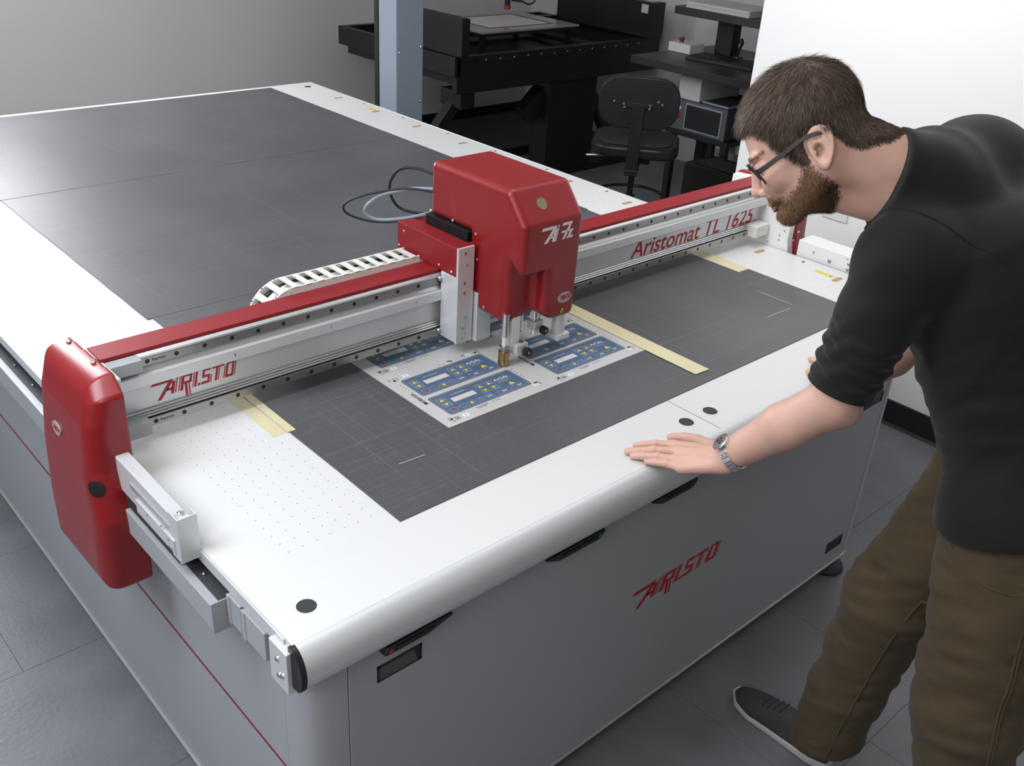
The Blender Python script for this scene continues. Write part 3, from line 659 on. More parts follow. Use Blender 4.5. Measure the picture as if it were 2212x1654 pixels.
HP = [(0.792, 1.142), (0.640, 1.142), (0.640, 0.958), (0.458, 0.948), (0.452, 1.206), (0.510, 1.276), (0.792, 1.276)]
hp = inset(HP, 0.017)
HX0, HX1 = 0.872, 1.063
def hood(X, Y, Z):
    d = rounded_extrude(X, poly_sdf(Y, Z, hp) , HX0, HX1, 0.017)
    rec = smax(smax(X - 0.957, Y - 0.499, 0.02), (Z - 1.112) + (0.50 - Y) * 0.75, 0.02)
    d = smax(d, -rec, 0.022)
    wave = np.sqrt((X - 0.958) ** 2 + ((Z - 0.935) * 0.9) ** 2) - 0.026
    return smax(d, -np.maximum(wave, Y - 0.56), 0.02)
V_, Q_ = surfnet(hood, (0.862, 0.44, 0.935), (1.073, 0.802, 1.286), 0.0025)
hd = link('hood', np_mesh('hood', V_, Q_, [M['red']])); hd.parent = th; hd.location = (-0.93, -0.60, -0.85)
for y, z in ((0.785, 1.152), (0.70, 1.152), (0.615, 1.143), (0.608, 1.083), (0.62, 0.985), (0.575, 0.972)):
    MB().lathe((0.8715, y, z), [(0.0038, 0.001), (0.0038, -0.0012), (0.0024, -0.0025)], 12, axis=0).build('screw', M['chrome'], hd)
# round window on the chamfer
ch = Vector((0, 0.510 - 0.452, 1.276 - 1.206)).normalized(); nn = Vector((0, -ch.z, ch.y)); c0 = Vector((0.948, 0.481, 1.241))
MB().prism([(0.0145 * math.cos(a), 0.0145 * math.sin(a)) for a in [k * math.pi / 14 for k in range(28)]], lambda u, v, d: tuple(c0 + Vector((1, 0, 0)) * u + ch * v + nn * d), -0.004, 0.0012).build('sensor_window', mat('olive_window', (0.20, 0.185, 0.11), 0.35), hd, label='round olive window')
def hf(u, v, d): return (0.926 + u, 0.458 - 0.006 * (1.156 + v - 0.948) / 0.258 - 0.0004 - d, 1.156 + v)
st = []
def hq(x0, x1, y0, y1): st.append([(x + 0.22 * y, y) for x, y in ((x0, y0), (x1, y0), (x1, y1), (x0, y1))])
st += [[(0.0, 0.82), (1.3, 0.82), (1.42, 1.0), (0.1, 1.0)], [(0.3, 0.0), (0.6, 0.0), (1.36, 0.82), (1.05, 0.82)], [(0.75, 0.25), (1.2, 0.25), (1.25, 0.4), (0.85, 0.4)]]
hq(1.05, 1.3, 0, 0.82); hq(1.36, 1.42, 0, 1)
st += [[(1.9, 0.88), (2.75, 0.88), (2.85, 1.05), (2.0, 1.05)], [(2.0, 0.0), (2.2, 0.0), (2.83, 0.95), (2.6, 0.95)], [(1.85, 0.42), (2.95, 0.42), (3.0, 0.55), (1.92, 0.55)], [(2.4, 0.02), (2.62, 0.02), (2.95, 0.5), (2.75, 0.5)], [(2.4, 0.0), (2.95, 0.0), (3.02, 0.14), (2.45, 0.14)]]
logo('white_logo', lambda u, v, d: hf(u * 0.034, v * 0.038, d), M['whiteink'], hd, 0.0006, st)
el = [(0.0225 * math.cos(a), 0.0135 * math.sin(a)) for a in [k * math.pi / 14 for k in range(28)]]
def bf2(u, v, d): return (1.022 + u, 0.4566 - d, 1.004 + v)
MB().prism(el, bf2, -0.002, 0.0018).build('oval_badge', M['badge'], hd, label='silver oval badge')
mb_ = MB()
for p in logo_strokes(): mb_.prism([((x / 5.4 - 0.5) * 0.035, (y - 0.4) * 0.011) for x, y in p], bf2, 0.0018, 0.0022)
mb_.build('badge_logo', M['redink'], hd)
w_ = MB(); w_.prism([(-0.0085, -0.008), (0.0085, -0.008), (0, 0.0085)], lambda u, v, d: (1.018 + u, 0.4569 - d, 0.9715 + v), -0.001, 0.0005, 0)
w_.prism([(-0.0066, -0.0068), (0.0066, -0.0068), (0, 0.006)], lambda u, v, d: (1.018 + u, 0.4569 - d, 0.9715 + v), 0.0005, 0.0009, 1)
w_.prism([(-0.003, -0.005), (0.0035, -0.005), (0.0035, -0.002), (-0.001, -0.001)], lambda u, v, d: (1.018 + u, 0.4569 - d, 0.9715 + v), 0.0009, 0.0012, 0)
w_.build('warning_triangle', [M['ink'], M['yellow']], hd)
# tools under the hood
tx, ty = 0.880, 0.504
rt = hb_(MB().lathe((tx, ty, 0.92), [(0.0085, 0), (0.0085, 0.06)], 18), 'router_shaft', M['chrome'], smooth=True)
MB().lathe((tx, ty, 0.893), [(0.0058, 0), (0.0062, 0.004), (0.0068, 0.027)], 16).build('white_sleeve', M['white'], rt, smooth=True)
MB().lathe((tx, ty, 0.879), [(0.0095, 0), (0.0095, 0.013), (0.008, 0.016)], 18).build('collar', M['steel'], rt, smooth=True)
cup = [(0.0135 * math.cos(a), 0.0135 * math.sin(a)) for a in [math.radians(-20 + k * 330 / 22) for k in range(23)]]
cup = [(0.004, 0.0)] + cup[:] if False else cup
cm = MB(); n_ = 28
for k in range(n_):
    a0, a1 = 2 * math.pi * k / n_, 2 * math.pi * (k + 1) / n_; am = math.degrees((a0 + a1) / 2) % 360
    zb = 0.8685 if (300 < am < 345) else 0.8475
    ri, ro = 0.0095, 0.0138
    q = [(ri, a0), (ro, a0), (ro, a1), (ri, a1)]
    cm.add([(tx + r * math.cos(a), ty + r * math.sin(a), zb) for r, a in q] + [(tx + r * math.cos(a), ty + r * math.sin(a), 0.8815) for r, a in q], [(3, 2, 1, 0), (4, 5, 6, 7), (0, 1, 5, 4), (1, 2, 6, 5), (2, 3, 7, 6), (3, 0, 4, 7)])
MB.build(cm, 'bronze_cup', M['bronze'], rt)
hb_(MB().box(0.8975, 0.925, 0.50, 0.520, 0.885, 0.965), 'slide_plate', M['white'], bevel=0.002)
cb = hb_(MB().box(0.903, 0.940, 0.484, 0.513, 0.868, 0.895), 'clamp_block', M['anod'], bevel=0.0015)
MB().lathe((0.926, 0.498, 0.895), [(0.008, -0.001), (0.008, 0.0008), (0.006, 0.0008)], 18).build('bore', M['steel'], cb)
kn = [(0.010 + (0.0008 if k % 2 else 0), 0) for k in range(2)]
def knob(c, par):
    pr = [((0.0105 if k % 2 else 0.0096) * math.cos(2 * math.pi * k / 36), (0.0105 if k % 2 else 0.0096) * math.sin(2 * math.pi * k / 36)) for k in range(36)]
    o = MB().prism(pr, lambda u, v, d: (c[0] + u, c[1] - d, c[2] + v), -0.004, 0.009).build('knurled_knob', M['rub'], par)
    MB().lathe((c[0], c[1] - 0.0085, c[2]), [(0.0035, 0), (0.0035, -0.002), (0.002, -0.003)], 12, axis=1).build('knob_screw', M['steel'], o)
knob((0.929, 0.478, 0.876), cb)
s2_ = hb_(MB().lathe((1.0, 0.53, 0.905), [(0.012, 0), (0.012, 0.05)], 18), 'clamp_shaft', M['chrome'], smooth=True)
cb2 = hb_(MB().box(0.985, 1.016, 0.512, 0.542, 0.90, 0.925), 'clamp_block', M['anod'], bevel=0.004)
MB().lathe((1.0, 0.527, 0.886), [(0.0085, 0), (0.009, 0.016)], 18).build('tool_end', M['chrome'], cb2, smooth=True)
knob((1.006, 0.503, 0.903), cb2)
hb_(MB().tube([(0.956, 0.535, 0.96), (0.956, 0.535, 0.912), (0.952, 0.528, 0.905), (0.948, 0.52, 0.912), (0.948, 0.52, 0.96)], 0.0035, 8), 'steel_hook', M['chrome'], smooth=True)
ps = hb_(MB().lathe((1.062, 0.507, 0.880), [(0.0175, 0), (0.0165, 0.08)], 24), 'sensor_post', M['anod'], smooth=True)
MB().box(1.040, 1.084, 0.485, 0.529, 0.868, 0.883).build('sensor_foot', M['white'], ps, 0.003)
# loose cables behind the hood
def smooth_path(p, n=6):
    p = [Vector(q) for q in p]; out = []
    for i in range(len(p) - 1):
        a = p[i - 1] if i else p[i]; b, c = p[i], p[i + 1]; d = p[i + 2] if i + 2 < len(p) else c
        for k in range(n):
            t = k / n; out.append(0.5 * ((2 * b) + (c - a) * t + (2 * a - 5 * b + 4 * c - d) * t * t + (3 * b - a - 3 * c + d) * t ** 3))
    return out + [p[-1]]
for nm, pts, r, m_ in (('black_cable', [(0.885, 0.78, 1.238), (0.862, 0.83, 1.247), (0.84, 0.875, 1.235), (0.83, 0.90, 1.19), (0.845, 0.90, 1.145), (0.868, 0.88, 1.125), (0.886, 0.80, 1.135)], 0.0036, 'rub'),
                       ('black_cable', [(0.885, 0.78, 1.195), (0.84, 0.83, 1.2), (0.78, 0.90, 1.18), (0.735, 0.95, 1.15), (0.74, 0.955, 1.12), (0.79, 0.92, 1.10), (0.84, 0.87, 1.105), (0.87, 0.83, 1.118)], 0.0028, 'rub'),
                       ('blue_grey_cable', [(0.885, 0.78, 1.205), (0.85, 0.84, 1.195), (0.80, 0.90, 1.168), (0.775, 0.93, 1.13), (0.80, 0.915, 1.105), (0.85, 0.86, 1.115), (0.886, 0.80, 1.14)], 0.0042, 'column')):
    hb_(MB().tube(smooth_path(pts), r, 8), nm, M[m_], smooth=True)
# ------------------------------------------------------------------ printed sheet
ZS = ZT + 0.0036
sh = thing('printed_sheet', 'thin brushed metal sheet printed with rows of blue control panels, lying on the grey mat', 'sheet', (0.592, 0.352, ZT))
SX0, SX1, SY0, SY1 = 0.592, 1.232, 0.354, 0.955
def sb(mb, name, m_, parent=None, **k):
    o = mb.build(name, m_, None, **k); o.parent = parent or sh
    if parent is None: o.location = (-0.592, -0.352, -ZT)
    return o
sb(MB().box(SX0, SX1, SY0, SY1, ZT + 0.0030, ZS), 'metal_sheet', M['sheet'])
def rrect(x0, x1, y0, y1, r, n=4):
    p = []
    for cx, cy, a0 in ((x1 - r, y0 + r, -90), (x1 - r, y1 - r, 0), (x0 + r, y1 - r, 90), (x0 + r, y0 + r, 180)):
        for k in range(n + 1): a = math.radians(a0 + 90 * k / n); p.append((cx + r * math.cos(a), cy + r * math.sin(a)))
    return p
def flat(mb, poly, z, mi=0): mb.add([(x, y, z) for x, y in poly], [tuple(range(len(poly)))], mi)
def ring(mb, p, q, z, mi=0):
    n = len(p); mb.add([(x, y, z) for x, y in p] + [(x, y, z) for x, y in q], [(i, (i + 1) % n, n + (i + 1) % n, n + i) for i in range(n)], mi)
PM = [M['blue'], M['paleline'], M['yline'], M['lcd'], M['yellow'], M['crim'], M['green'], M['whiteink']]
pw, ph = 0.2435, 0.0885
pb = MB(); z1, z2, z3 = 0.0, 0.00012, 0.00024
flat(pb, rrect(0, pw, 0, ph, 0.008), z1, 0)
ring(pb, rrect(0.0035, pw - 0.0035, 0.0035, ph - 0.0035, 0.007), rrect(0.0042, pw - 0.0042, 0.0042, ph - 0.0042, 0.0065), z2, 2)
def btn(x, y, w, h, mi=None, kind=None):
    ring(pb, rrect(x - w / 2, x + w / 2, y - h / 2, y + h / 2, 0.003), rrect(x - w / 2 + .0008, x + w / 2 - .0008, y - h / 2 + .0008, y + h / 2 - .0008, 0.0025), z2, 1)
    if kind == 'sq': flat(pb, [(x - .0045, y - .004), (x + .0045, y - .004), (x + .0045, y + .004), (x - .0045, y + .004)], z2, mi)
    if kind == 'c': flat(pb, [(x + .0042 * math.cos(a), y + .0042 * math.sin(a)) for a in [k * math.pi / 6 for k in range(12)]], z2, mi)
    if kind == 'ring':
        ring(pb, [(x + .0045 * math.cos(a), y + .0045 * math.sin(a)) for a in [k * math.pi / 6 for k in range(12)]], [(x + .0037 * math.cos(a), y + .0037 * math.sin(a)) for a in [k * math.pi / 6 for k in range(12)]], z2, 1)
    if kind in ('up', 'dn'):
        s = 1 if kind == 'up' else -1; t_ = [(x - .0058, y - s * .0042), (x + .0058, y - s * .0042), (x, y + s * .0052)]
        flat(pb, t_ if s > 0 else t_[::-1], z2, mi)
    if kind == 'tx':
        for q in range(4): flat(pb, [(x - .006 + q * .0033, y - .002), (x - .0038 + q * .0033, y - .002), (x - .0038 + q * .0033, y + .002), (x - .006 + q * .0033, y + .002)], z2, 7)
flat(pb, [(0.043, 0.041), (0.110, 0.041), (0.110, 0.059), (0.043, 0.059)], z2, 3)
flat(pb, [(0.046, 0.069), (0.106, 0.069), (0.106, 0.0697), (0.046, 0.0697)], z2, 1)
flat(pb, [(0.055, 0.0715), (0.095, 0.0715), (0.095, 0.0731), (0.055, 0.0731)], z2, 1)
ring(pb, rrect(0.010, 0.034, 0.033, 0.074, 0.004), rrect(0.0107, 0.0333, 0.0337, 0.0733, 0.0035), z2, 1)
btn(0.022, 0.063, 0.018, 0.014, 4, 'up'); btn(0.022, 0.043, 0.018, 0.014, 4, 'dn')
ring(pb, rrect(0.121, 0.173, 0.031, 0.073, 0.004), rrect(0.1217, 0.1723, 0.0317, 0.0723, 0.0035), z2, 1)
for x in (0.134, 0.160): btn(x, 0.062, 0.018, 0.014, 4, 'up'); btn(x, 0.041, 0.018, 0.014, 4, 'dn')
for x, mi, k in ((0.021, 5, 'sq'), (0.0475, 6, 'sq'), (0.073, 4, 'c'), (0.099, 1, 'ring'), (0.125, 7, 'tx')): btn(x, 0.0165, 0.020, 0.0145, mi, k)
btn(0.169, 0.0145, 0.040, 0.013, 7, 'tx'); btn(0.2165, 0.0155, 0.040, 0.013, 7, 'tx')
flat(pb, [(0.153, 0.0125), (0.156, 0.0125), (0.156, 0.0165), (0.153, 0.0165)], z2, 5); flat(pb, [(0.2005, 0.0135), (0.2035, 0.0135), (0.2035, 0.0175), (0.2005, 0.0175)], z2, 6)
flat(pb, [(0.197, 0.027), (0.215, 0.027), (0.206, 0.041)], z2, 4)
flat(pb, [(0.2045, 0.030), (0.2062, 0.030), (0.2052, 0.0365)], z3, 0)
pbm = pb.mesh('printed_panel')
for q in PM: pbm.materials.append(q)
pbm.polygons.foreach_set('material_index', pb.m)
bmf = bmesh.new(); bmf.from_mesh(pbm); [f.normal_flip() for f in bmf.faces if f.normal.z < 0]; bmf.to_mesh(pbm); bmf.free()
t_logo = text_mesh('AirSafe', 0.0145, 0.0, 1.0, 0.0001); t_logo.materials.clear(); t_logo.materials.append(M['whiteink'])
for v in t_logo.vertices: v.co.x += 0.0006 if v.co.x > 0 else 0
t_sub = text_mesh('AUTOMATIC SAFETY\nCONTROLLER', 0.0048, 0.0, 1.0, 0.0001); t_sub.materials.clear(); t_sub.materials.append(M['paleline'])
t_al = text_mesh('ALARM', 0.0062, 0.0, 1.0, 0.0001); t_al.materials.append(M['whiteink'])
t_pw = text_mesh('POWER', 0.0062, 0.0, 1.0, 0.0001); t_pw.materials.append(M['whiteink'])
t_nt = text_mesh('PRINT TRIM LINE    -    CUT TO SIZE\n   LAYER TEST    \n', 0.0045, 0.0, 1.0, 0.0001); t_nt.materials.append(M['ink'])
for x, y in ((0.629, 0.392), (0.630, 0.4945), (0.952, 0.389), (0.952, 0.487), (0.631, 0.660), (0.631, 0.7605), (0.952, 0.660), (0.952, 0.7605)):
    p_ = bpy.data.objects.new('printed_panel', pbm); COL.objects.link(p_); p_.parent = sh; p_.location = (x - 0.592, y - 0.352, ZS - ZT + 0.0002)
    for nm, me_, tx_, ty_ in (('panel_lettering', t_logo, 0.178, 0.060), ('panel_small_print', t_sub, 0.180, 0.053)):
        t_ = bpy.data.objects.new(nm, me_); COL.objects.link(t_); t_.parent = p_; t_.location = (tx_, ty_, 0.0002)
mk = MB(); zz = ZS + 0.0002
def disc(cx, cy, r, mi=0, z=zz): flat(mk, [(cx + r * math.cos(a), cy + r * math.sin(a)) for a in [k * math.pi / 8 for k in range(16)]], z, mi)
def circ(cx, cy, r, w, mi=0): ring(mk, [(cx + r * math.cos(a), cy + r * math.sin(a)) for a in [k * math.pi / 8 for k in range(16)]], [(cx + (r - w) * math.cos(a), cy + (r - w) * math.sin(a)) for a in [k * math.pi / 8 for k in range(16)]], zz, mi)
for gx, gy, s in ((0.629, 0.392, -1), (0.952, 0.389, -1), (0.629, 0.66, -1), (0.952, 0.66, -1)):
    x, y = gx, gy - 0.017
    circ(x + 0.004, y, 0.0068, 0.0014); flat(mk, [(x + 0.001, y - .003), (x + 0.007, y - .003), (x + .004, y + .004)], zz); circ(x - 0.010, y - 0.006, 0.004, 0.001)
    flat(mk, rrect(x + 0.019, x + 0.035, y - 0.006, y + 0.006, 0.001), zz, 1); disc(x + 0.027, y, 0.0018, 0, zz + 0.0001)
    disc(x - 0.009, y + 0.004, 0.0036); disc(x - 0.015, y + 0.001, 0.0022); disc(x - 0.014, y + 0.009, 0.0016)
    x, y = gx + pw + 0.006, gy + 0.004
    circ(x + 0.011, y - 0.012, 0.004, 0.001); disc(x + 0.002, y - 0.004, 0.0036); disc(x + 0.008, y - 0.004, 0.0026); flat(mk, rrect(x - 0.010, x + 0.004, y - 0.018, y - 0.008, 0.001), zz, 1); disc(x - 0.003, y - 0.013, 0.0016, 0, zz + .0001)
    x, y = gx, gy + 0.194
    circ(x - 0.002, y + 0.010, 0.0066, 0.0014); disc(x - 0.009, y + 0.004, 0.0034); circ(x - 0.018, y + 0.012, 0.004, 0.001); flat(mk, rrect(x + 0.019, x + 0.035, y + 0.006, y + 0.017, 0.001), zz, 1); disc(x + 0.027, y + 0.0115, 0.0018, 0, zz + .0001)
    x = gx + pw - 0.006; disc(x, y + 0.008, 0.0036); circ(x + 0.010, y + 0.016, 0.004, 0.001); disc(x + 0.009, y + 0.003, 0.002); flat(mk, [(x - .012, y + .006), (x + .012, y + .006), (x + .012, y + .0068), (x - .012, y + .0068)], zz); flat(mk, rrect(x - 0.03, x - 0.016, y + 0.004, y + 0.015, 0.001), zz, 1); disc(x - 0.023, y + 0.0095, 0.0018, 0, zz + .0001)
    for k in range(5):
        for x0, yy in ((gx + pw + 0.006, gy + 0.082), (gx - 0.011, gy + 0.175)):
            flat(mk, [(x0, yy - k * 0.011), (x0 + 0.0052, yy - k * 0.011), (x0 + 0.0052, yy - k * 0.011 + .0007), (x0, yy - k * 0.011 + .0007)], zz)
            flat(mk, [(x0 + .002, yy - k * 0.011 - .002), (x0 + 0.0028, yy - k * 0.011 - .002), (x0 + 0.0028, yy - k * 0.011 + .003), (x0 + .002, yy - k * 0.011 + .003)], zz)
    cx, cy = gx + 0.153, gy + 0.2035
    disc(cx, cy, 0.0032, 2); disc(cx + 0.005, cy + 0.002, 0.0032, 3); disc(cx + 0.002, cy - 0.005, 0.0032, 4); disc(cx + 0.007, cy - 0.003, 0.0032, 0)
    flat(mk, [(cx - .03, cy + .001), (cx - .029, cy + .001), (cx - .029, cy - .006), (cx - .03, cy - .006)], zz); flat(mk, [(cx - .018, cy + .001), (cx - .017, cy + .001), (cx - .017, cy - .006), (cx - .018, cy - .006)], zz)
    flat(mk, [(gx - 0.017, gy + 0.069), (gx - 0.009, gy + 0.069), (gx - 0.009, gy + 0.126), (gx - 0.017, gy + 0.126)], zz)
bpy.context.view_layer.update()
mo = sb(mk, 'register_marks', [M['ink'], M['whiteink'], M['crim'], M['cyan'], M['yellow']], kind='stuff')
for gx, gy in ((0.629, 0.392), (0.952, 0.389), (0.629, 0.66)):
    t_ = bpy.data.objects.new('trim_note', t_nt); COL.objects.link(t_); t_.parent = sh; t_.location = (gx + 0.065 - 0.592, gy - 0.009 - 0.352, ZS - ZT + 0.0002)
    ta = text_mesh('ADHESION TEST', 0.0062, 0, 1.0, 0.0001); put_text('strip_lettering', ta, M['whiteink'], sh, Matrix.Translation((gx - 0.0155 - 0.592, gy + 0.124 - 0.352, ZS - ZT + 0.0004)) @ Matrix.Rotation(-math.pi / 2, 4, 'Z'))
    put_text('corner_lettering', text_mesh('RT', 0.012, 0, 1.0, 0.0001), M['ink'], sh, Matrix.Translation((gx + 0.196 - 0.592, gy + 0.202 - 0.352, ZS - ZT + 0.0002)))
# ------------------------------------------------------------------ steel column
co = thing('steel_column', 'blue-grey painted steel column standing behind the far right table edge', 'column', (2.42, 3.06, 0))
MB().box(0, 0.165, 0, 0.15, 0, ZC).build('column_casing', M['column'], co, 0.003)
MB().box(-0.004, 0.165, 0.151, 0.185, 0, ZC).build('column_back', M['blackm'], co, 0.002)
for x, y, z, ax in ((0.018, -0.001, 1.03, 1), (0.15, -0.001, 1.05, 1), (0.15, -0.001, 0.78, 1), (0.018, -0.001, 1.42, 1)):
    MB().lathe((x, y, z), [(0.006, 0.002), (0.006, -0.002), (0.003, -0.004)], 10, axis=1).build('screw', M['chrome'], co)

# ------------------------------------------------------------------ black light table machine
lt = thing('light_table', 'long black metal exposure table with glass plate behind the blue-grey column', 'machine', (3.2, 3.53, 0))
def lb(mb, name, m_='blackm', **k):
    o = mb.build(name, M[m_], None, **k); o.parent = lt; o.location = (-3.2, -3.53, 0); return o
ff = lb(MB().box(3.20, 5.02, 3.53, 3.575, 0.655, 0.87), 'front_rail', bevel=0.003)
lb(MB().box(3.18, 3.225, 3.53, 4.76, 0.755, 0.87), 'side_rail', bevel=0.003)
lb(MB().box(4.975, 5.02, 3.575, 4.76, 0.755, 0.87), 'side_rail', bevel=0.003)
lb(MB().box(3.225, 4.975, 4.715, 4.76, 0.755, 0.87), 'back_rail', bevel=0.003)
lb(MB().box(3.225, 4.975, 3.575, 4.715, 0.70, 0.77), 'tray')
lb(MB().box(3.34, 4.86, 3.522, 3.53, 0.825, 0.86), 'rivet_strip', 'blackm')
rv = MB().lathe((0, 0, 0), [(0.007, 0.001), (0.006, -0.003), (0.003, -0.005)], 10, axis=1).mesh('rivet'); rv.materials.append(M['chrome'])
for k in range(13):
    c = bpy.data.objects.new('rivet', rv); COL.objects.link(c); c.parent = ff; c.location = (3.411 + k * 0.1145, 3.522, 0.842)
lb(MB().box(3.195, 3.255, 3.49, 4.25, 0.872, 1.088), 'side_box', bevel=0.004)
lb(MB().box(4.87, 4.93, 3.50, 4.42, 0.872, 1.10), 'side_box', bevel=0.004)
lb(MB().box(4.93, 5.0, 3.50, 3.56, 0.872, 1.10), 'side_box_end', bevel=0.004)
lb(MB().box(4.867, 4.871, 3.54, 3.60, 1.03, 1.085), 'pale_tag', 'paper')
lb(MB().box(3.27, 4.86, 3.62, 3.66, 0.80, 0.835), 'cross_rail', 'dark', bevel=0.002); lb(MB().box(3.27, 4.86, 4.40, 4.46, 0.80, 0.9), 'cross_rail', 'blackm', bevel=0.002)
for x in (3.42, 3.47, 4.5, 4.55): lb(MB().box(x, x + 0.022, 3.66, 4.4, 0.80, 0.83), 'slide_rail', 'dark', bevel=0.002)
gf_ = lb(MB().box(3.57, 4.40, 3.745, 4.345, 0.925, 0.943), 'plate_frame', 'blackm', bevel=0.002)
for x, y in ((3.6, 3.78), (4.36, 3.78), (3.6, 4.3), (4.36, 4.3)): lb(MB().box(x - .015, x + .015, y - .015, y + .015, 0.77, 0.925), 'plate_leg', 'blackm')
gp = MB().box(3.56, 4.41, 3.735, 4.355, 0.944, 0.957).build('glass_plate', M['glass'], None, 0.002); gp.parent = lt; gp.location = (-3.2, -3.53, 0)
rg = MB()
for x0, x1, y0, y1 in ((3.70, 4.27, 3.83, 3.845), (3.70, 4.27, 4.255, 4.27), (3.70, 3.715, 3.845, 4.255), (4.255, 4.27, 3.845, 4.255)): 
    o = MB().box(x0, x1, y0, y1, 0.957, 0.9575).build('frame_line', M['dark'], gp)
MB().box(3.73, 4.24, 3.86, 4.24, 0.957, 0.9573).build('diffuser', M['lcd'], gp)
sc_ = lb(MB().tube([(4.12, 4.14, 1.035), (4.12, 4.14, 1.5)], 0.019, 12), 'laser_pole', smooth=True)
MB().lathe((4.12, 4.14, 1.012), [(0.022, 0), (0.024, 0.012), (0.022, 0.024)], 16).build('red_ring', M['redink'], sc_)
MB().tube([(4.14, 4.12, 1.075), (4.19, 4.08, 1.07)], 0.012, 10).build('connector', M['black'], sc_)
MB().tube(smooth_path([(4.19, 4.08, 1.07), (4.23, 4.05, 1.05), (4.27, 4.03, 1.08), (4.29, 4.03, 1.2), (4.29, 4.03, 1.4)]), 0.006, 8).build('cable', M['rub'], sc_)
lb(MB().box(4.0, 4.45, 3.56, 3.72, 0.05, 0.66), 'pedestal', bevel=0.004)
lb(MB().box(3.25, 3.36, 3.55, 3.75, 0.56, 0.66), 'leg_bracket', bevel=0.004)
lb(MB().obox((3.13, 3.66, 0.40), (0.18, 0, 0.2), (0, 0.035, 0), (-0.025, 0, 0.022)), 'diagonal_strut', bevel=0.003)
lb(MB().obox((4.60, 3.66, 0.36), (0.2, 0, -0.27), (0, 0.035, 0), (0.03, 0, 0.022)), 'diagonal_strut', bevel=0.003)
lb(MB().obox((4.02, 3.66, 0.55), (0.14, 0, 0.12), (0, 0.05, 0), (-0.04, 0, 0.045)), 'gusset', bevel=0.003)
lb(MB().box(3.3, 5.1, 4.1, 4.95, 0.0, 0.07), 'base_slab', bevel=0.004)
lb(MB().box(2.9, 5.0, 3.58, 3.72, 0.0, 0.05), 'base_beam', bevel=0.004)

# ------------------------------------------------------------------ standing desk with shelf
dk = thing('work_desk', 'dark brown standing desk in the unlit alcove', 'desk', (4.15, 3.03, 0))
def db(mb, name, m_='desk', **k):
    o = mb.build(name, M[m_], None, **k); o.parent = dk; o.location = (-4.15, -3.03, 0); return o
M['desk'] = mat('dark_wenge_laminate', (0.030, 0.026, 0.027), 0.4, var=0.15, scale=6, stretch=(1, 12, 1))
db(MB().box(4.15, 5.02, 1.45, 3.03, 0.855, 0.90), 'desk_top', bevel=0.003)
rs_ = thing('monitor_shelf', 'dark brown raised shelf on black posts standing on the desk', 'shelf', (4.42, 2.955, 0.9005))
def rb_(mb, name, m_='desk', **k):
    o = mb.build(name, M[m_], None, **k); o.parent = rs_; o.location = (-4.42, -2.955, -0.9005); return o
rb_(MB().box(4.42, 4.86, 1.55, 2.955, 1.135, 1.18), 'shelf_board', bevel=0.003)
rb_(MB().box(4.70, 4.78, 2.70, 2.825, 0.901, 1.135), 'shelf_post', 'black', bevel=0.004)
rb_(MB().box(4.60, 4.68, 1.65, 1.75, 0.901, 1.135), 'shelf_post', 'black', bevel=0.004)
for x, y in ((4.9, 2.95), (4.9, 1.5), (4.25, 1.5)): db(MB().box(x, x + .06, y, y + .06, 0, 0.855), 'leg', 'black', bevel=0.003)
db(MB().box(4.95, 4.98, 1.56, 2.95, 0.25, 0.855), 'back_panel', 'paper')
def top1(mb, name, m_, label, cat, bevel=0.002, group=None):
    o = mb.build(name, M[m_], None, bevel); return tag(o, label, cat, group)
es = thing('emergency_stop_box', 'small pale control box with red mushroom button on the dark desk', 'control box', (4.50, 2.86, 0.9005))
MB().box(0, 0.14, 0, 0.172, 0, 0.055).build('box_body', M['ivory'], es, 0.003)
MB().lathe((0.06, 0.12, 0.055), [(0.014, 0), (0.012, 0.012)], 16).build('button_collar', M['black'], es)
MB().lathe((0.06, 0.12, 0.066), [(0.010, 0), (0.021, 0.006), (0.021, 0.012), (0.012, 0.017)], 18).build('stop_button', M['redink'], es, smooth=True)
kb = thing('keyboard', 'black keyboard lying on the dark desk beside the pale control box', 'keyboard', (4.36, 2.78, 0.9005), rz=-1.45)
MB().box(0, 0.45, 0, 0.21, 0, 0.02).build('keyboard_body', M['black'], kb, 0.003)
kk = MB()
for r in range(5):
    for c in range(20): kk.box(0.015 + c * 0.0212, 0.032 + c * 0.0212, 0.018 + r * 0.036, 0.047 + r * 0.036, 0.02, 0.026)
kk.build('keys', M['rub'], kb, kind='stuff')
bl_ = thing('gooseneck_stand', 'small black gooseneck stand beside the shelf post on the desk', 'stand', (4.72, 2.66, 0.9005))
MB().lathe((0, 0, 0), [(0.035, 0), (0.033, 0.008), (0.012, 0.012)], 18).build('foot', M['black'], bl_)
MB().tube(smooth_path([(0, 0, 0.012), (0.0, -0.01, 0.05), (0.0, -0.02, 0.085), (0, -0.005, 0.11)]), [0.008] * 12 + [0.014] * 6 + [0.009], 10).build('neck', M['black'], bl_, smooth=True)
pk = thing('paper_stack', 'stack of white papers on the left end of the dark shelf', 'papers', (4.43, 2.42, 1.1805))
for k in range(5): MB().box(0.004 * (k % 3), 0.30 + 0.003 * (k % 2), 0.003 * (k % 2), 0.46, k * 0.007, k * 0.007 + 0.0062).build('paper_ream', M['paper'], pk)
mn = thing('equipment_case', 'black box-shaped device standing on the dark shelf', 'device', (4.5, 1.60, 1.1805))
MB().box(0, 0.30, 0, 0.78, 0.01, 0.26).build('case', M['black'], mn, 0.006)
MB().box(0.02, 0.28, 0.02, 0.76, 0.0, 0.01).build('base', M['rub'], mn)
MB().box(-0.004, 0, 0.06, 0.72, 0.05, 0.22).build('front_plate', M['blackm'], mn, 0.002)
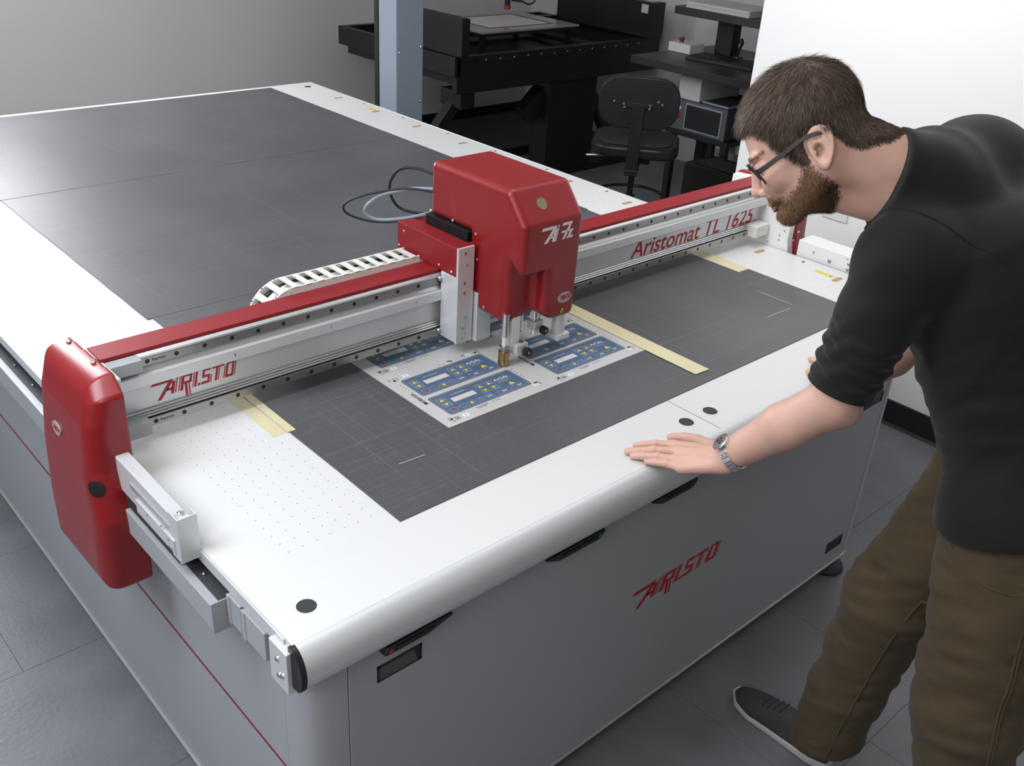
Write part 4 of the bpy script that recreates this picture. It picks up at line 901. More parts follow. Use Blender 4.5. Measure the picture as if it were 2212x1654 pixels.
# control cabinet under the desk on its stand
cs = thing('equipment_stand', 'low black metal stand under the desk carrying the grey control cabinet', 'stand', (4.33, 2.36, 0))
MB().box(0, 0.5, 0, 0.48, 0.455, 0.485).build('stand_top', M['blackm'], cs, 0.003)
for x, y in ((0.02, 0.02), (0.44, 0.02), (0.02, 0.42), (0.44, 0.42)): MB().box(x, x + .04, y, y + .04, 0, 0.455).build('leg', M['blackm'], cs)
cbn = thing('control_cabinet', 'grey control cabinet with dark framed window and two round buttons below the desk', 'cabinet', (4.35, 2.40, 0.4855))
MB().box(0, 0.45, 0, 0.42, 0, 0.185).build('cabinet_body', M['dark'], cbn, 0.004)
MB().box(-0.006, 0, 0.0, 0.42, 0.0, 0.185).build('front_plate', mat('grey_front_plate', (0.10, 0.10, 0.105), 0.5), cbn, 0.002)
wf = MB().box(-0.012, -0.006, 0.03, 0.31, 0.012, 0.172).build('window_frame', M['column'], cbn, 0.003)
MB().box(-0.014, -0.012, 0.04, 0.30, 0.022, 0.162).build('window_pane', M['black'], wf, 0.002)
for z, m_ in ((0.13, 'ivory'), (0.085, 'redink')): MB().lathe((-0.006, 0.355, z), [(0.013, 0.0), (0.013, -0.006), (0.009, -0.010)], 16, axis=0).build('button', M[m_], cbn)
wb = thing('white_carton', 'pale square carton standing on the control cabinet under the desk', 'box', (4.36, 2.63, 0.671))
MB().box(0, 0.40, 0, 0.165, 0, 0.15).build('carton_body', M['paper'], wb, 0.002)
MB().box(0.08, 0.14, 0.0, 0.165, 0.15, 0.1505).build('carton_tape', M['tape'], wb)
fo = thing('folder', 'thin grey folder lying on the control cabinet beside the pale carton', 'folder', (4.37, 2.42, 0.671))
MB().box(0, 0.3, 0, 0.19, 0, 0.012).build('folder_cover', M['column'], fo, 0.002)
MB().box(0.008, 0.292, 0.006, 0.186, 0.012, 0.0135).build('top_sheet', M['dark'], fo)
lc = thing('floor_case', 'black case standing on the floor in front of the equipment stand', 'case', (4.05, 2.02, 0))
MB().box(0, 0.27, 0, 0.42, 0.01, 0.40).build('case_body', M['blackm'], lc, 0.006)
MB().box(0.04, 0.23, 0.05, 0.37, 0.401, 0.405).build('case_lid', M['dark'], lc, 0.002)

# ------------------------------------------------------------------ drafting chair
chg = math.atan2(0.62, 0.78)
dc = thing('drafting_chair', 'black drafting chair with rounded backrest seen from behind, in front of the dark desk', 'chair', (3.53, 2.395, -0.0), rz=chg)
# local +x = the way the chair faces
def cbk(y, z): return 0
bk = rrect(-0.208, 0.208, -0.132, 0.132, 0.11, 7)
def bfn(u, v, d): return (-0.22 + d + 0.35 * u * u, u, 0.845 + v)
MB().prism(bk, bfn, 0.0, 0.045).build('backrest', M['black'], dc, 0.008, seg=3)
br_ = MB().box(-0.236, -0.216, -0.075, 0.075, 0.825, 0.852).build('back_bracket', M['blackm'], dc, 0.003)
for y, z in ((0.125, 0.852), (0.075, 0.842), (-0.06, 0.842), (-0.12, 0.852), (0.07, 0.825), (-0.058, 0.825), (-0.10, 0.865)):
    MB().lathe((-0.237, y, z), [(0.007, 0.004), (0.006, -0.003), (0.003, -0.006)], 10, axis=0).build('bolt', M['chrome'], br_)
MB().box(-0.238, -0.226, -0.032, 0.032, 0.50, 0.852).build('back_post', M['black'], dc, 0.003)
MB().box(-0.25, 0.02, -0.035, 0.035, 0.475, 0.505).build('post_arm', M['black'], dc, 0.003)
sp_ = rrect(-0.20, 0.24, -0.235, 0.235, 0.12, 7)
st_ = MB().prism(sp_, lambda u, v, d: (u, v, d), 0.55, 0.615).build('seat', M['black'], dc, 0.02, seg=3)
MB().prism(rrect(-0.17, 0.21, -0.2, 0.2, 0.1, 7), lambda u, v, d: (u, v, d), 0.615, 0.622).build('seat_pad', M['dark'], st_, 0.003)
MB().box(-0.1, 0.1, -0.09, 0.09, 0.505, 0.55).build('seat_mechanism', M['blackm'], dc, 0.004)
MB().tube([(0.0, 0.05, 0.52), (0.0, 0.26, 0.50)], 0.007, 8).build('lever', M['steel'], dc, smooth=True)
MB().lathe((0, 0, 0.10), [(0.03, 0), (0.03, 0.2), (0.016, 0.2), (0.016, 0.42)], 16).build('gas_lift', M['blackm'], dc)
for k in range(5):
    a = 2 * math.pi * k / 5 + 0.3; d_ = Vector((math.cos(a), math.sin(a), 0))
    lg = MB().obox(d_ * 0.16 + Vector((0, 0, 0.105)), d_ * 0.15, Vector((-d_.y, d_.x, 0)) * 0.02, (0, 0, 0.016)).build('leg', M['black'], dc, 0.004)
    p = d_ * 0.30; MB().tube([tuple(p + Vector((-d_.y, d_.x, 0)) * 0.02 + Vector((0, 0, 0.03))), tuple(p - Vector((-d_.y, d_.x, 0)) * 0.02 + Vector((0, 0, 0.03)))], 0.03, 14).build('caster', M['rub'], lg)
MB().tube([(0.19 * math.cos(a), 0.19 * math.sin(a), 0.30) for a in [k * math.pi / 12 for k in range(24)]], 0.009, 8, closed=True).build('foot_ring', M['blackm'], dc, smooth=True)
MB().tube([(0.03, 0, 0.30), (0.19, 0, 0.30)], 0.009, 8).build('ring_spoke', M['blackm'], dc)
# ------------------------------------------------------------------ the person
PO = Vector((1.2, -0.45, 0.0))
pe = thing('person', 'man with brown hair, beard, glasses, black shirt and brown trousers leaning on the table', 'person', PO)
def pc(o, parent=None):
    o.parent = parent or pe
    if parent is None: o.location = -PO
    return o
HO = np.array([0.9978, -0.1149, 1.5255]); HF = np.array([-0.504, 0.5725, -0.6468]); HU = np.array([-0.1943, 0.6545, 0.7307]); HL = np.array([-0.8416, -0.4939, 0.2186])
HK = 1.70 / 1.56 / 1000.0
def h2w(p): p = np.asarray(p, float); return HO + HK * (p[..., 0:1] * HF + p[..., 1:2] * HU + p[..., 2:3] * HL)
def head_sdf(f, u, l):
    al = np.abs(l)
    d = smin(ellip(f, u, l, (-3, 27, 0), (92, 79, 73)), ellip(f, u, l, (36, -25, 0), (59, 78, 58)), 22)
    d = smin(d, ellip(f, u, al, (70, -30, 36), (24, 20, 20)), 14)
    d = smin(d, ellip(f, u, al, (82, -38, 22), (19, 17, 17)), 12)
    d = smin(d, cone(f, u, al, (14, -66, 46), (78, -88, 14), 20, 17), 18)
    d = smin(d, ellip(f, u, l, (86, -92, 0), (16, 14, 22)), 12)
    d = smin(d, ellip(f, u, al, (85, 14, 22), (12, 7, 25)), 9)
    d = smax(d, -ellip(f, u, al, (103, -3, 31), (18, 10, 17)), 9)
    d = smin(d, ellip(f, u, al, (82, -4, 31), (14, 12, 15)), 3)
    d = smin(d, ellip(f, u, l, (90, -57, 0), (15, 16, 28)), 10)
    d = smin(d, cone(f, u, l, (94, 3, 0), (111, -33, 0), 6.5, 9.0), 7)
    d = smin(d, ellip(f, u, l, (112, -36, 0), (10.5, 8.5, 9.5)), 4)
    d = smin(d, ellip(f, u, al, (102, -42, 11), (10, 7.5, 7)), 4)
    d = smax(d, -ellip(f, u, al, (109, -47, 6.5), (5.5, 4, 3.2)), 2)
    d = smin(d, ellip(f, u, l, (102.5, -64.5, 0), (5.5, 3.6, 20)), 3)
    d = smin(d, ellip(f, u, l, (101, -72, 0), (5.5, 4.2, 18)), 3)
    d = smax(d, -ellip(f, u, l, (108, -68.2, 0), (8, 1.2, 22)), 1.5)
    d = smin(d, cone(f, u, l, (-22, -38, 0), (-104, -158, -42), 59, 61), 26)
    d = smin(d, cone(f, u, l, (-4, -58, 50), (-58, -150, -5), 15, 14), 22)
    d = smin(d, cone(f, u, l, (34, -88, 0), (-48, -158, -22), 22, 40), 24)
    # ears
    a = (f + 7) * 0.95 + (u + 28) * 0.31; b = -(f + 7) * 0.31 + (u + 28) * 0.95; c = al - (77 - 0.34 * a)
    wdt = 17.0 * (1 + 0.010 * b); rr = np.sqrt((a / wdt) ** 2 + (b / 31.0) ** 2)
    disc_ = np.maximum((rr - 1) * 17, np.abs(c + 1) - 4)
    rim = np.hypot((rr - 0.92) * 17, c - 3.0) - 3.4
    anti = np.hypot((np.sqrt(((a - 1) / 9.5) ** 2 + ((b + 1) / 19.0) ** 2) - 1) * 10.5, c - 1.5) - 2.4
    ear = smin(smin(disc_, rim, 2.0), np.where(b > -14, anti, 99), 2.0)
    ear = smax(ear, -ellip(a, b, c, (4, -4, 4), (8, 12, 10)), 2.0)
    ear = smax(ear, -ellip(a, b, c, (1, 16, 5), (6, 7, 5)), 2.0)
    ear = smin(ear, ellip(a, b, c, (12, -6, 1), (4, 5, 4)), 2.0)
    ear = smin(ear, ellip(a, b, c, (4, -26, 1), (8, 7, 4)), 3.0)
    d = smin(d, ear, 3.0)
    return d
hV, hQ = surfnet(head_sdf, (-165, -205, -125), (130, 115, 100), 2.0)

# limbs of the body
def wpt(*p): return np.array(p, float)
LS, LE, LW = wpt(1.026, -0.332, 1.357), wpt(0.9675, -0.2915, 1.0755), wpt(0.913, -0.122, 0.885)
RS, RE, RW = wpt(1.415, -0.235, 1.432), wpt(1.36, -0.255, 1.085), wpt(1.433, -0.112, 0.888)
def hand_sdf(X, Y, Z, W, mcp, tips, th, rs=1.0):
    palm = None; fgs = []
    for i, (m_, t_) in enumerate(zip(mcp, tips)):
        m_ = np.array(m_); t_ = np.array(t_)
        w0 = W + (m_ - np.mean(mcp, 0)) * 0.45
        c = cone(X, Y, Z, w0, m_, 0.0175 * rs, 0.0118 * rs)
        palm = c if palm is None else smin(palm, c, 0.009)
        p1 = m_ + (t_ - m_) * 0.46 + np.array([0, 0, 0.0036]); p2 = m_ + (t_ - m_) * 0.76 + np.array([0, 0, 0.0024])
        s = (0.94, 1.0, 0.96, 0.84)[i] * rs
        fg = smin(cone(X, Y, Z, m_, p1, 0.0104 * s, 0.0090 * s), cone(X, Y, Z, p1, p2, 0.0092 * s, 0.0082 * s), 0.0015)
        fg = smin(fg, cone(X, Y, Z, p2, t_, 0.0084 * s, 0.0069 * s), 0.0015)
        fg = smin(fg, ellip(X, Y, Z, p1 + np.array([0, 0, 0.002]), (0.0088 * s, 0.0088 * s, 0.0088 * s)), 0.002)
        fgs.append(fg)
    d = np.minimum.reduce([smin(palm, fg, 0.006) for fg in fgs])
    t = smin(cone(X, Y, Z, th[0], th[1], 0.0165 * rs, 0.0125 * rs), cone(X, Y, Z, th[1], th[2], 0.0122 * rs, 0.0105 * rs), 0.004)
    t = smin(t, cone(X, Y, Z, th[2], th[3], 0.0105 * rs, 0.0080 * rs), 0.003)
    return smin(d, t, 0.010)
L_MCP = [(0.903, -0.003, 0.862), (0.884, -0.025, 0.865), (0.867, -0.047, 0.862), (0.856, -0.067, 0.857)]
L_TIP = [(0.858, 0.058, 0.8475), (0.826, 0.053, 0.8475), (0.822, 0.034, 0.8475), (0.829, 0.002, 0.847)]
L_TH = [wpt(0.940, -0.085, 0.876), wpt(0.966, -0.022, 0.860), wpt(0.963, 0.010, 0.853), wpt(0.943, 0.034, 0.849)]
R_MCP = [(1.500, -0.012, 0.862), (1.520, -0.030, 0.865), (1.535, -0.052, 0.862), (1.545, -0.074, 0.857)]
R_TIP = [(1.532, 0.066, 0.8475), (1.572, 0.052, 0.8475), (1.598, 0.028, 0.8475), (1.60, -0.008, 0.847)]
R_TH = [wpt(1.435, -0.075, 0.876), wpt(1.447, -0.02, 0.860), wpt(1.452, 0.006, 0.853), wpt(1.464, 0.027, 0.849)]
def larm(X, Y, Z):
    M1 = LE + (LW - LE) * 0.42 + np.array([0, 0, 0.004])
    d = smin(cone(X, Y, Z, LE, M1, 0.044, 0.0445), cone(X, Y, Z, M1, LW, 0.0445, 0.027), 0.012)
    d = smin(d, cone(X, Y, Z, LW + np.array([0.014, 0.004, 0.002]), LW + (LE - LW) * 0.25 + np.array([0.008, 0.004, 0]), 0.022, 0.032), 0.015)
    d = smin(d, cone(X, Y, Z, LE, LE + (LS - LE) * 0.6, 0.044, 0.05), 0.02)
    d = smin(d, ellip(X, Y, Z, LE + np.array([0.014, -0.026, -0.012]), (0.022, 0.022, 0.022)), 0.02)
    return smin(d, hand_sdf(X, Y, Z, LW, L_MCP, L_TIP, L_TH), 0.012)
def rarm(X, Y, Z):
    M1 = RE + (RW - RE) * 0.4
    d = smin(cone(X, Y, Z, RE, M1, 0.043, 0.043), cone(X, Y, Z, M1, RW, 0.043, 0.028), 0.012)
    d = smin(d, cone(X, Y, Z, RE, RE + (RS - RE) * 0.6, 0.043, 0.05), 0.02)
    return smin(d, hand_sdf(X, Y, Z, RW, R_MCP, R_TIP, R_TH), 0.012)
aV, aQ = surfnet(larm, (0.79, -0.40, 0.825), (1.08, 0.09, 1.25), 0.0024)
bV, bQ = surfnet(rarm, (1.29, -0.34, 0.825), (1.63, 0.10, 1.30), 0.004)
# trunk axis
PV, NK = wpt(1.262, -0.560, 0.93), wpt(1.195, -0.262, 1.475)
TA = (NK - PV); TLn = np.linalg.norm(TA); TA = TA / TLn
TR = (RS - LS); TR = TR - TA * (TR @ TA); TR /= np.linalg.norm(TR); TG = np.cross(TA, TR)      # TG points out of the chest
if TG[1] < 0: TG = -TG
S_ = np.array([-0.30, -0.05, 0.06, 0.16, 0.28, 0.40, 0.48, 0.54, 0.60, 0.66])
RX = np.array([0.185, 0.188, 0.178, 0.170, 0.178, 0.192, 0.185, 0.150, 0.085, 0.05])
RY = np.array([0.135, 0.138, 0.135, 0.130, 0.132, 0.132, 0.122, 0.100, 0.070, 0.04])
CYo = np.array([-0.03, -0.03, -0.026, -0.02, -0.022, -0.040, -0.042, -0.034, -0.015, 0.0])
def trunk(X, Y, Z, off=0.0):
    px, py, pz = X - PV[0], Y - PV[1], Z - PV[2]
    s = px * TA[0] + py * TA[1] + pz * TA[2]; x = px * TR[0] + py * TR[1] + pz * TR[2]; y = px * TG[0] + py * TG[1] + pz * TG[2]
    rx = np.interp(s, S_, RX).astype(np.float32) + off; ry = np.interp(s, S_, RY).astype(np.float32) + off; y = y - np.interp(s, S_, CYo).astype(np.float32)
    k0 = np.sqrt((x / rx) ** 2 + (y / ry) ** 2); k1 = np.sqrt((x / rx ** 2) ** 2 + (y / ry ** 2) ** 2) + 1e-6
    return np.clip(k0 * (k0 - 1) / k1, -0.2, 0.5), s, x, y
LH, LKn, LA = wpt(1.165, -0.595, 0.90), wpt(1.105, -0.650, 0.50), wpt(1.10, -0.755, 0.07)
RH, RKn, RA = wpt(1.325, -0.50, 0.90), wpt(1.225, -0.405, 0.545), wpt(1.222, -0.345, 0.10)
def core(X, Y, Z):
    d, s, x, y = trunk(X, Y, Z, -0.03); d = np.maximum(d, np.maximum(s - 0.56, -s - 0.02))
    d = smin(d, smin(cone(X, Y, Z, LH, LKn, 0.08, 0.055), cone(X, Y, Z, LKn, LA, 0.055, 0.035), 0.03), 0.04)
    d = smin(d, smin(cone(X, Y, Z, RH, RKn, 0.08, 0.055), cone(X, Y, Z, RKn, RA, 0.055, 0.035), 0.03), 0.04)
    for S0, E0 in ((LS, LE), (RS, RE)):
        d = smin(d, cone(X, Y, Z, S0, S0 + (E0 - S0) * 0.6, 0.052, 0.047), 0.04)
        d = smin(d, cone(X, Y, Z, S0, NK - TA * 0.06, 0.05, 0.055), 0.03)
    return smin(d, cone(X, Y, Z, NK - TA * 0.05, h2w(np.array([[-70, -108, -24.]]))[0], 0.058, 0.058), 0.03)
cV, cQ = surfnet(core, (0.95, -0.86, 0.02), (1.55, 0.0, 1.58), 0.012)
nb0 = 0; Vs = []; Qs = []
for v, q in ((h2w(hV), hQ), (aV, aQ), (bV, bQ), (cV, cQ)): Vs.append(v); Qs.append(q + nb0); nb0 += len(v)
body = pc(link('body', np_mesh('body', np.concatenate(Vs), np.concatenate(Qs), [M['skin']])))

# ---- shirt
_lat = rng.uniform(-1, 1, (24, 24, 24)).astype(np.float32)
def vnoise(x, y, z):
    xi, yi, zi = np.floor(x).astype(np.int32), np.floor(y).astype(np.int32), np.floor(z).astype(np.int32)
    fx, fy, fz = x - xi, y - yi, z - zi; fx = fx * fx * (3 - 2 * fx); fy = fy * fy * (3 - 2 * fy); fz = fz * fz * (3 - 2 * fz)
    g = lambda a, b, c: _lat[(xi + a) % 24, (yi + b) % 24, (zi + c) % 24]
    l = lambda a, b, t: a + (b - a) * t
    return l(l(l(g(0, 0, 0), g(1, 0, 0), fx), l(g(0, 1, 0), g(1, 1, 0), fx), fy), l(l(g(0, 0, 1), g(1, 0, 1), fx), l(g(0, 1, 1), g(1, 1, 1), fx), fy), fz)
def wob(X, Y, Z, s=1.0):
    return (np.sin(X * 31 * s + Z * 17 * s + 1.3) * np.sin(Y * 27 * s - Z * 23 * s + 0.4) + 0.5 * np.sin(X * 61 * s - Y * 43 * s + Z * 53 * s))
SCL = LS + (LE - LS) * 0.90; SCR = RS + (RE - RS) * 0.86
ncp = h2w(np.array([[-70., -121., -20.]]))[0]; ncn = HK * (0.60 * HF + 0.74 * HU + 0.30 * HL); ncn = ncn / np.linalg.norm(ncn)
NE_ = h2w(np.array([[-112., -166., -46.]]))[0]
def sleeve(X, Y, Z, A, B, r0, r1, bunch):
    D = B - A; Ln = np.linalg.norm(D); D = D / Ln
    t = ((X - A[0]) * D[0] + (Y - A[1]) * D[1] + (Z - A[2]) * D[2]) / Ln
    d = cone(X, Y, Z, A, B + D * 0.03, r0, r1)
    ph = 2.2 * np.sin(X * 33 + Y * 21) + 1.6 * np.sin(Y * 47 - Z * 9)
    w = np.clip((t - 0.42) / 0.25, 0, 1) * np.clip((0.98 - t) / 0.08, 0, 1)
    d = d - w * bunch * (np.sin(t * Ln * 235 + ph) * 0.6 + 0.5 * np.sin(t * Ln * 140 - ph * 1.4))
    w2 = np.clip((0.75 - t) / 0.4, 0, 1)
    d = d - w2 * 0.0022 * np.sin(t * Ln * 75 + X * 40 + 2.0 * np.sin(Y * 30))
    return np.maximum(d, (t - 1.0) * Ln)
def shirt(X, Y, Z):
    d, s, x, y = trunk(X, Y, Z, 0.006)
    d = smax(d, s - 0.545, 0.06)
    nz = vnoise(x * 9 + s * 6, y * 9, s * 34 + x * 12) * 0.6 + vnoise(x * 22 + 5, y * 22, s * 60 + y * 20) * 0.3
    d = d - 0.0092 * nz * np.clip((0.50 - s) / 0.25, 0.15, 1)
    NB = NK - TA * 0.075
    d = smin(d, cone(X, Y, Z, LS, NB, 0.067, 0.072), 0.05)
    d = smin(d, cone(X, Y, Z, RS, NB, 0.072, 0.076), 0.05)
    nd = (X - ncp[0]) * ncn[0] + (Y - ncp[1]) * ncn[1] + (Z - ncp[2]) * ncn[2]
    d = smin(d, cone(X, Y, Z, NB, ncp, 0.078, 0.0745), 0.04)
    T1 = np.array([1.215, -0.250, 1.458])
    d = smin(d, cone(X, Y, Z, RS, T1, 0.074, 0.068), 0.08)
    d = smin(d, cone(X, Y, Z, LS, T1, 0.060, 0.066), 0.05)
    d = smin(d, cone(X, Y, Z, RS + np.array([-0.02, -0.05, 0.0]), np.array([1.37, -0.43, 1.20]), 0.078, 0.110), 0.10)
    d = smin(d, cone(X, Y, Z, LH, LKn, 0.137, 0.108), 0.04);
    d = smin(d, cone(X, Y, Z, ncp, NE_, 0.0745, 0.0745), 0.03)
    axd = cone(X, Y, Z, ncp - ncn * 0.03, ncp + ncn * 0.12, 0.090, 0.16)
    d = np.maximum(d, np.where(axd < 0, nd, -9))
    d = smin(d, sleeve(X, Y, Z, LS, SCL, 0.080, 0.0575, 0.0042), 0.035)
    d = smin(d, sleeve(X, Y, Z, RS, SCR, 0.078, 0.060, 0.004), 0.035)
    hem = -(s + 0.030) + 0.17 * y - 0.003 * np.sin(x * 22)
    return np.maximum(d, hem)
sV, sQ = surfnet(shirt, (0.90, -0.74, 0.78), (1.55, -0.08, 1.60), 0.0045)
sh_o = pc(link('shirt', np_mesh('shirt', sV, sQ, [M['shirt']])))
# armhole seam and cuff band
def seam_ring(c, n_, r, k=28):
    n_ = Vector(n_).normalized(); u = n_.orthogonal().normalized(); w = n_.cross(u)
    return [Vector(c) + (u * math.cos(2 * math.pi * i / k) + w * math.sin(2 * math.pi * i / k)) * r for i in range(k)]
def cloth_ring(c, n_, lo, hi, a0, a1, k=40):
    n_ = Vector(n_).normalized(); u = n_.orthogonal().normalized(); w = n_.cross(u); out = []
    for i in range(k):
        a = a0 + (a1 - a0) * i / (k - 1); dv = np.array(u * math.cos(a) + w * math.sin(a)); rr = np.linspace(lo, hi, 80); q = np.array(c)[None] + dv[None] * rr[:, None]
        sd = shirt(*[q[:, j].astype(np.float32) for j in range(3)]); outs = np.nonzero(sd > 0)[0]
        if len(outs): out.append((a, Vector(q[outs[0]]) - Vector(dv) * 0.0006))
    return out
NBv = NK - TA * 0.06
ring_pts = cloth_ring(LS + (NBv - LS) * 0.22, (NBv - LS) * 0.9 + (LS - LE) * 0.25, 0.03, 0.17, 0, 2 * math.pi, 72)
arm_seam = [p for a, p in ring_pts if (p - Vector(LS)).length < 0.155]
segs = [[]]
for p in arm_seam:
    if segs[-1] and (p - segs[-1][-1]).length > 0.03: segs.append([])
    segs[-1].append(p)
for sg in segs:
    if len(sg) > 3: MB().tube(sg, 0.0016, 6).build('shoulder_seam', M['shirt'], sh_o, smooth=True)
cuffn = (SCL - LS); cuffn /= np.linalg.norm(cuffn)
MB().tube(seam_ring(SCL - cuffn * 0.004, cuffn, 0.0572, 36), 0.0042, 8, closed=True).build('cuff', M['shirt'], sh_o, smooth=True)

# ---- trousers
def pants(X, Y, Z):
    d, s, x, y = trunk(X, Y, Z, -0.004); d = np.maximum(d, np.maximum(s - 0.03, -s - 0.16))
    lw = 0.0075 * vnoise(X * 7, Y * 7, Z * 15 + X * 6) + 0.004 * vnoise(X * 13 + 3, Y * 13, Z * 42 + (X + Y) * 14) + 0.0016 * vnoise(X * 30, Y * 30, Z * 75)
    a = smin(cone(X, Y, Z, LH, LKn, 0.128, 0.098), cone(X, Y, Z, LKn, LA, 0.098, 0.085), 0.04)
    b = smin(cone(X, Y, Z, RH, RKn, 0.122, 0.094), cone(X, Y, Z, RKn, RA + np.array([0, -0.01, -0.02]), 0.094, 0.080), 0.035)
    b = np.maximum(b, (0.075 - Z) - 0.25 * (Y + 0.36)); a = np.maximum(a, 0.06 - Z)
    kn = np.exp(-((Z - 0.54) / 0.05) ** 2) * 0.008 * vnoise(X * 10, Y * 10, Z * 36 + Y * 12)
    return smin(d, smin(a - lw, b - lw - kn, 0.02), 0.05)
pV, pQ = surfnet(pants, (0.94, -0.87, 0.03), (1.50, -0.20, 1.0), 0.006)
pa_o = pc(link('trousers', np_mesh('trousers', pV, pQ, [M['pants']])))
def leg_line(A, B, C_, rA, rB, rC, dirv, n=22, f0=0.1, f1=1.0):
    out = []; dirv = Vector(dirv).normalized()
    for i in range(n):
        t = f0 + (f1 - f0) * i / (n - 1)
        if t < 0.5: p = A + (B - A) * (t * 2); r = rA + (rB - rA) * t * 2; ax = B - A
        else: p = B + (C_ - B) * (t * 2 - 1); r = rB + (rC - rB) * (t * 2 - 1); ax = C_ - B
        ax = Vector(ax).normalized(); dv = (dirv - ax * dirv.dot(ax)).normalized()
        rr_ = np.linspace(r - 0.035, r + 0.045, 90); q_ = np.array(p)[None] + np.array(dv)[None] * rr_[:, None]
        sd_ = pants(q_[:, 0].astype(np.float32), q_[:, 1].astype(np.float32), q_[:, 2].astype(np.float32)); ins = np.nonzero(sd_ < 0)[0]
        out.append(Vector(q_[ins[-1] if len(ins) else 40]) + dv * 0.0008)
    return out
for dv in ((-0.70, -0.72, 0), (-0.66, -0.76, 0)):
    MB().tube(leg_line(LH, LKn, LA, 0.128, 0.098, 0.085, dv), 0.0028, 6).build('side_seam', M['pants'], pa_o, smooth=True)
MB().tube(leg_line(RH, RKn, RA, 0.122, 0.094, 0.080, (-0.80, -0.60, 0), f0=0.2), 0.0026, 6).build('inner_seam', M['pants'], pa_o, smooth=True)

pk_ = []
for i in range(16):
    t = i / 15; ang = math.radians(118 + 95 * t); z_ = 0.905 - 0.085 * math.sin(math.pi * 0.5 * min(1, t * 1.15)) + 0.01 * t
    dv = np.array([math.cos(ang), math.sin(ang), 0.0]); cpt = np.array([LH[0] - 0.01, LH[1] - 0.01, z_]); rr_ = np.linspace(0.06, 0.20, 100); q_ = cpt[None] + dv[None] * rr_[:, None]
    sd_ = pants(*[q_[:, j].astype(np.float32) for j in range(3)]); o_ = np.nonzero(sd_ > 0)[0]
    if len(o_): pk_.append(Vector(q_[o_[0]]))
MB().tube(pk_, 0.0022, 6).build('pocket_edge', M['pants'], pa_o, smooth=True)

# ---- shoes
def shoe_pair(toe, heel, par):
    toe = np.array(toe); heel = np.array(heel); D = toe - heel; Ln = np.linalg.norm(D); D = D / Ln; Sd = np.array([D[1], -D[0], 0])
    def loc(X, Y, Z): return (X - heel[0]) * D[0] + (Y - heel[1]) * D[1], (X - heel[0]) * Sd[0] + (Y - heel[1]) * Sd[1], Z
    SS = np.array([0, .04, .10, .16, .22, .27, .30]) / 0.30 * Ln
    WW = np.array([.020, .034, .037, .041, .047, .038, .012])
    def outl(a, b):
        w = np.interp(a, SS, WW).astype(np.float32); return np.maximum(np.abs(b) - w, np.maximum(-a - 0.004, a - Ln))
    def sole(X, Y, Z):
        a, b, z = loc(X, Y, Z); o_ = outl(a, b); zt = 0.026 - 0.010 * np.clip(a / Ln, 0, 1) + 0.012 * np.clip((a / Ln - 0.8) / 0.2, 0, 1)
        zb = 0.001 + 0.014 * np.clip((a / Ln - 0.82) / 0.18, 0, 1) ** 2
        return smax(smax(o_, z - zt, 0.006), zb - z, 0.004)
    def upper(X, Y, Z):
        a, b, z = loc(X, Y, Z); o_ = outl(a, b) + 0.003
        ht = np.interp(a / Ln, [0, 0.25, 0.45, 0.65, 0.85, 1.0], [0.085, 0.085, 0.085, 0.066, 0.048, 0.03]).astype(np.float32)
        bulge = np.abs(b) / 0.05
        return smax(smax(o_ + 0.010 * np.clip((z - 0.03) / 0.05, 0, 1), z - ht + 0.02 * bulge ** 2, 0.02), 0.016 - z, 0.004)
    lo = np.minimum(toe, heel) - 0.07; hi = np.maximum(toe, heel) + 0.07
    v, q = surfnet(sole, (lo[0], lo[1], -0.006), (hi[0], hi[1], 0.05), 0.0035)
    so = np_mesh('shoe_sole', v, q, [M['sole']])
    v, q = surfnet(upper, (lo[0], lo[1], 0.006), (hi[0], hi[1], 0.10), 0.0035)
    so2 = np_mesh('shoe', v, q, [M['shoe']])
    o = pc(link('shoe', so2)); o1 = link('shoe_sole', so, o, label='white rubber sole')
    for k in range(4):
        a = Ln * (0.50 + 0.055 * k); zc = np.interp(a / Ln, [0.45, 0.65, 0.85], [0.085, 0.066, 0.048])
        pts = [heel + D * a + Sd * b + np.array([0, 0, zc + 0.001 - 0.02 * (b / 0.05) ** 2]) for b in (-0.022, -0.011, 0, 0.011, 0.022)]
        MB().tube(pts, 0.0025, 6).build('lace', M['dark'], o, smooth=True)
shoe_pair((1.232, -0.092, 0), (1.216, -0.385, 0), pe)
shoe_pair((1.10, -0.52, 0), (1.09, -0.81, 0), pe)

# ---- hair, beard, brows
def in_poly(f, u, poly): return poly_sdf(f.astype(np.float32), u.astype(np.float32), poly)
HAIR = [(120, 66), (86, 64), (68, 53), (55, 34), (52, 10), (43, -6), (37, -24), (30, -40), (17, -40), (14, -12), (4, 7), (-16, 5), (-28, -10), (-40, -46), (-50, -62), (-98, -80), (-150, -80), (-150, 150), (120, 150)]
BEARD = [(31, -34), (43, -47), (58, -58), (78, -64), (96, -51), (125, -51), (125, -130), (30, -130), (6, -112), (0, -92), (8, -68), (17, -36)]
tri_ = np.concatenate([hQ[:, [0, 1, 2]], hQ[:, [0, 2, 3]]])
Pt = hV[tri_]; e1 = Pt[:, 1] - Pt[:, 0]; e2 = Pt[:, 2] - Pt[:, 0]; Nn = np.cross(e1, e2); Ar = np.linalg.norm(Nn, axis=1) + 1e-9; Nn = Nn / Ar[:, None]
vn = np.zeros_like(hV)
for k in range(3): np.add.at(vn, tri_[:, k], Nn * Ar[:, None])
vn /= np.linalg.norm(vn, axis=1)[:, None] + 1e-9
def grad_out(p):
    return (vn if p is None else None)
if (vn[:, 1][hV[:, 1] > 90]).mean() < 0: vn = -vn; Nn = -Nn
ear_far = lambda p: np.hypot(p[:, 0] + 5, (p[:, 1] + 28) * 0.6) > 19
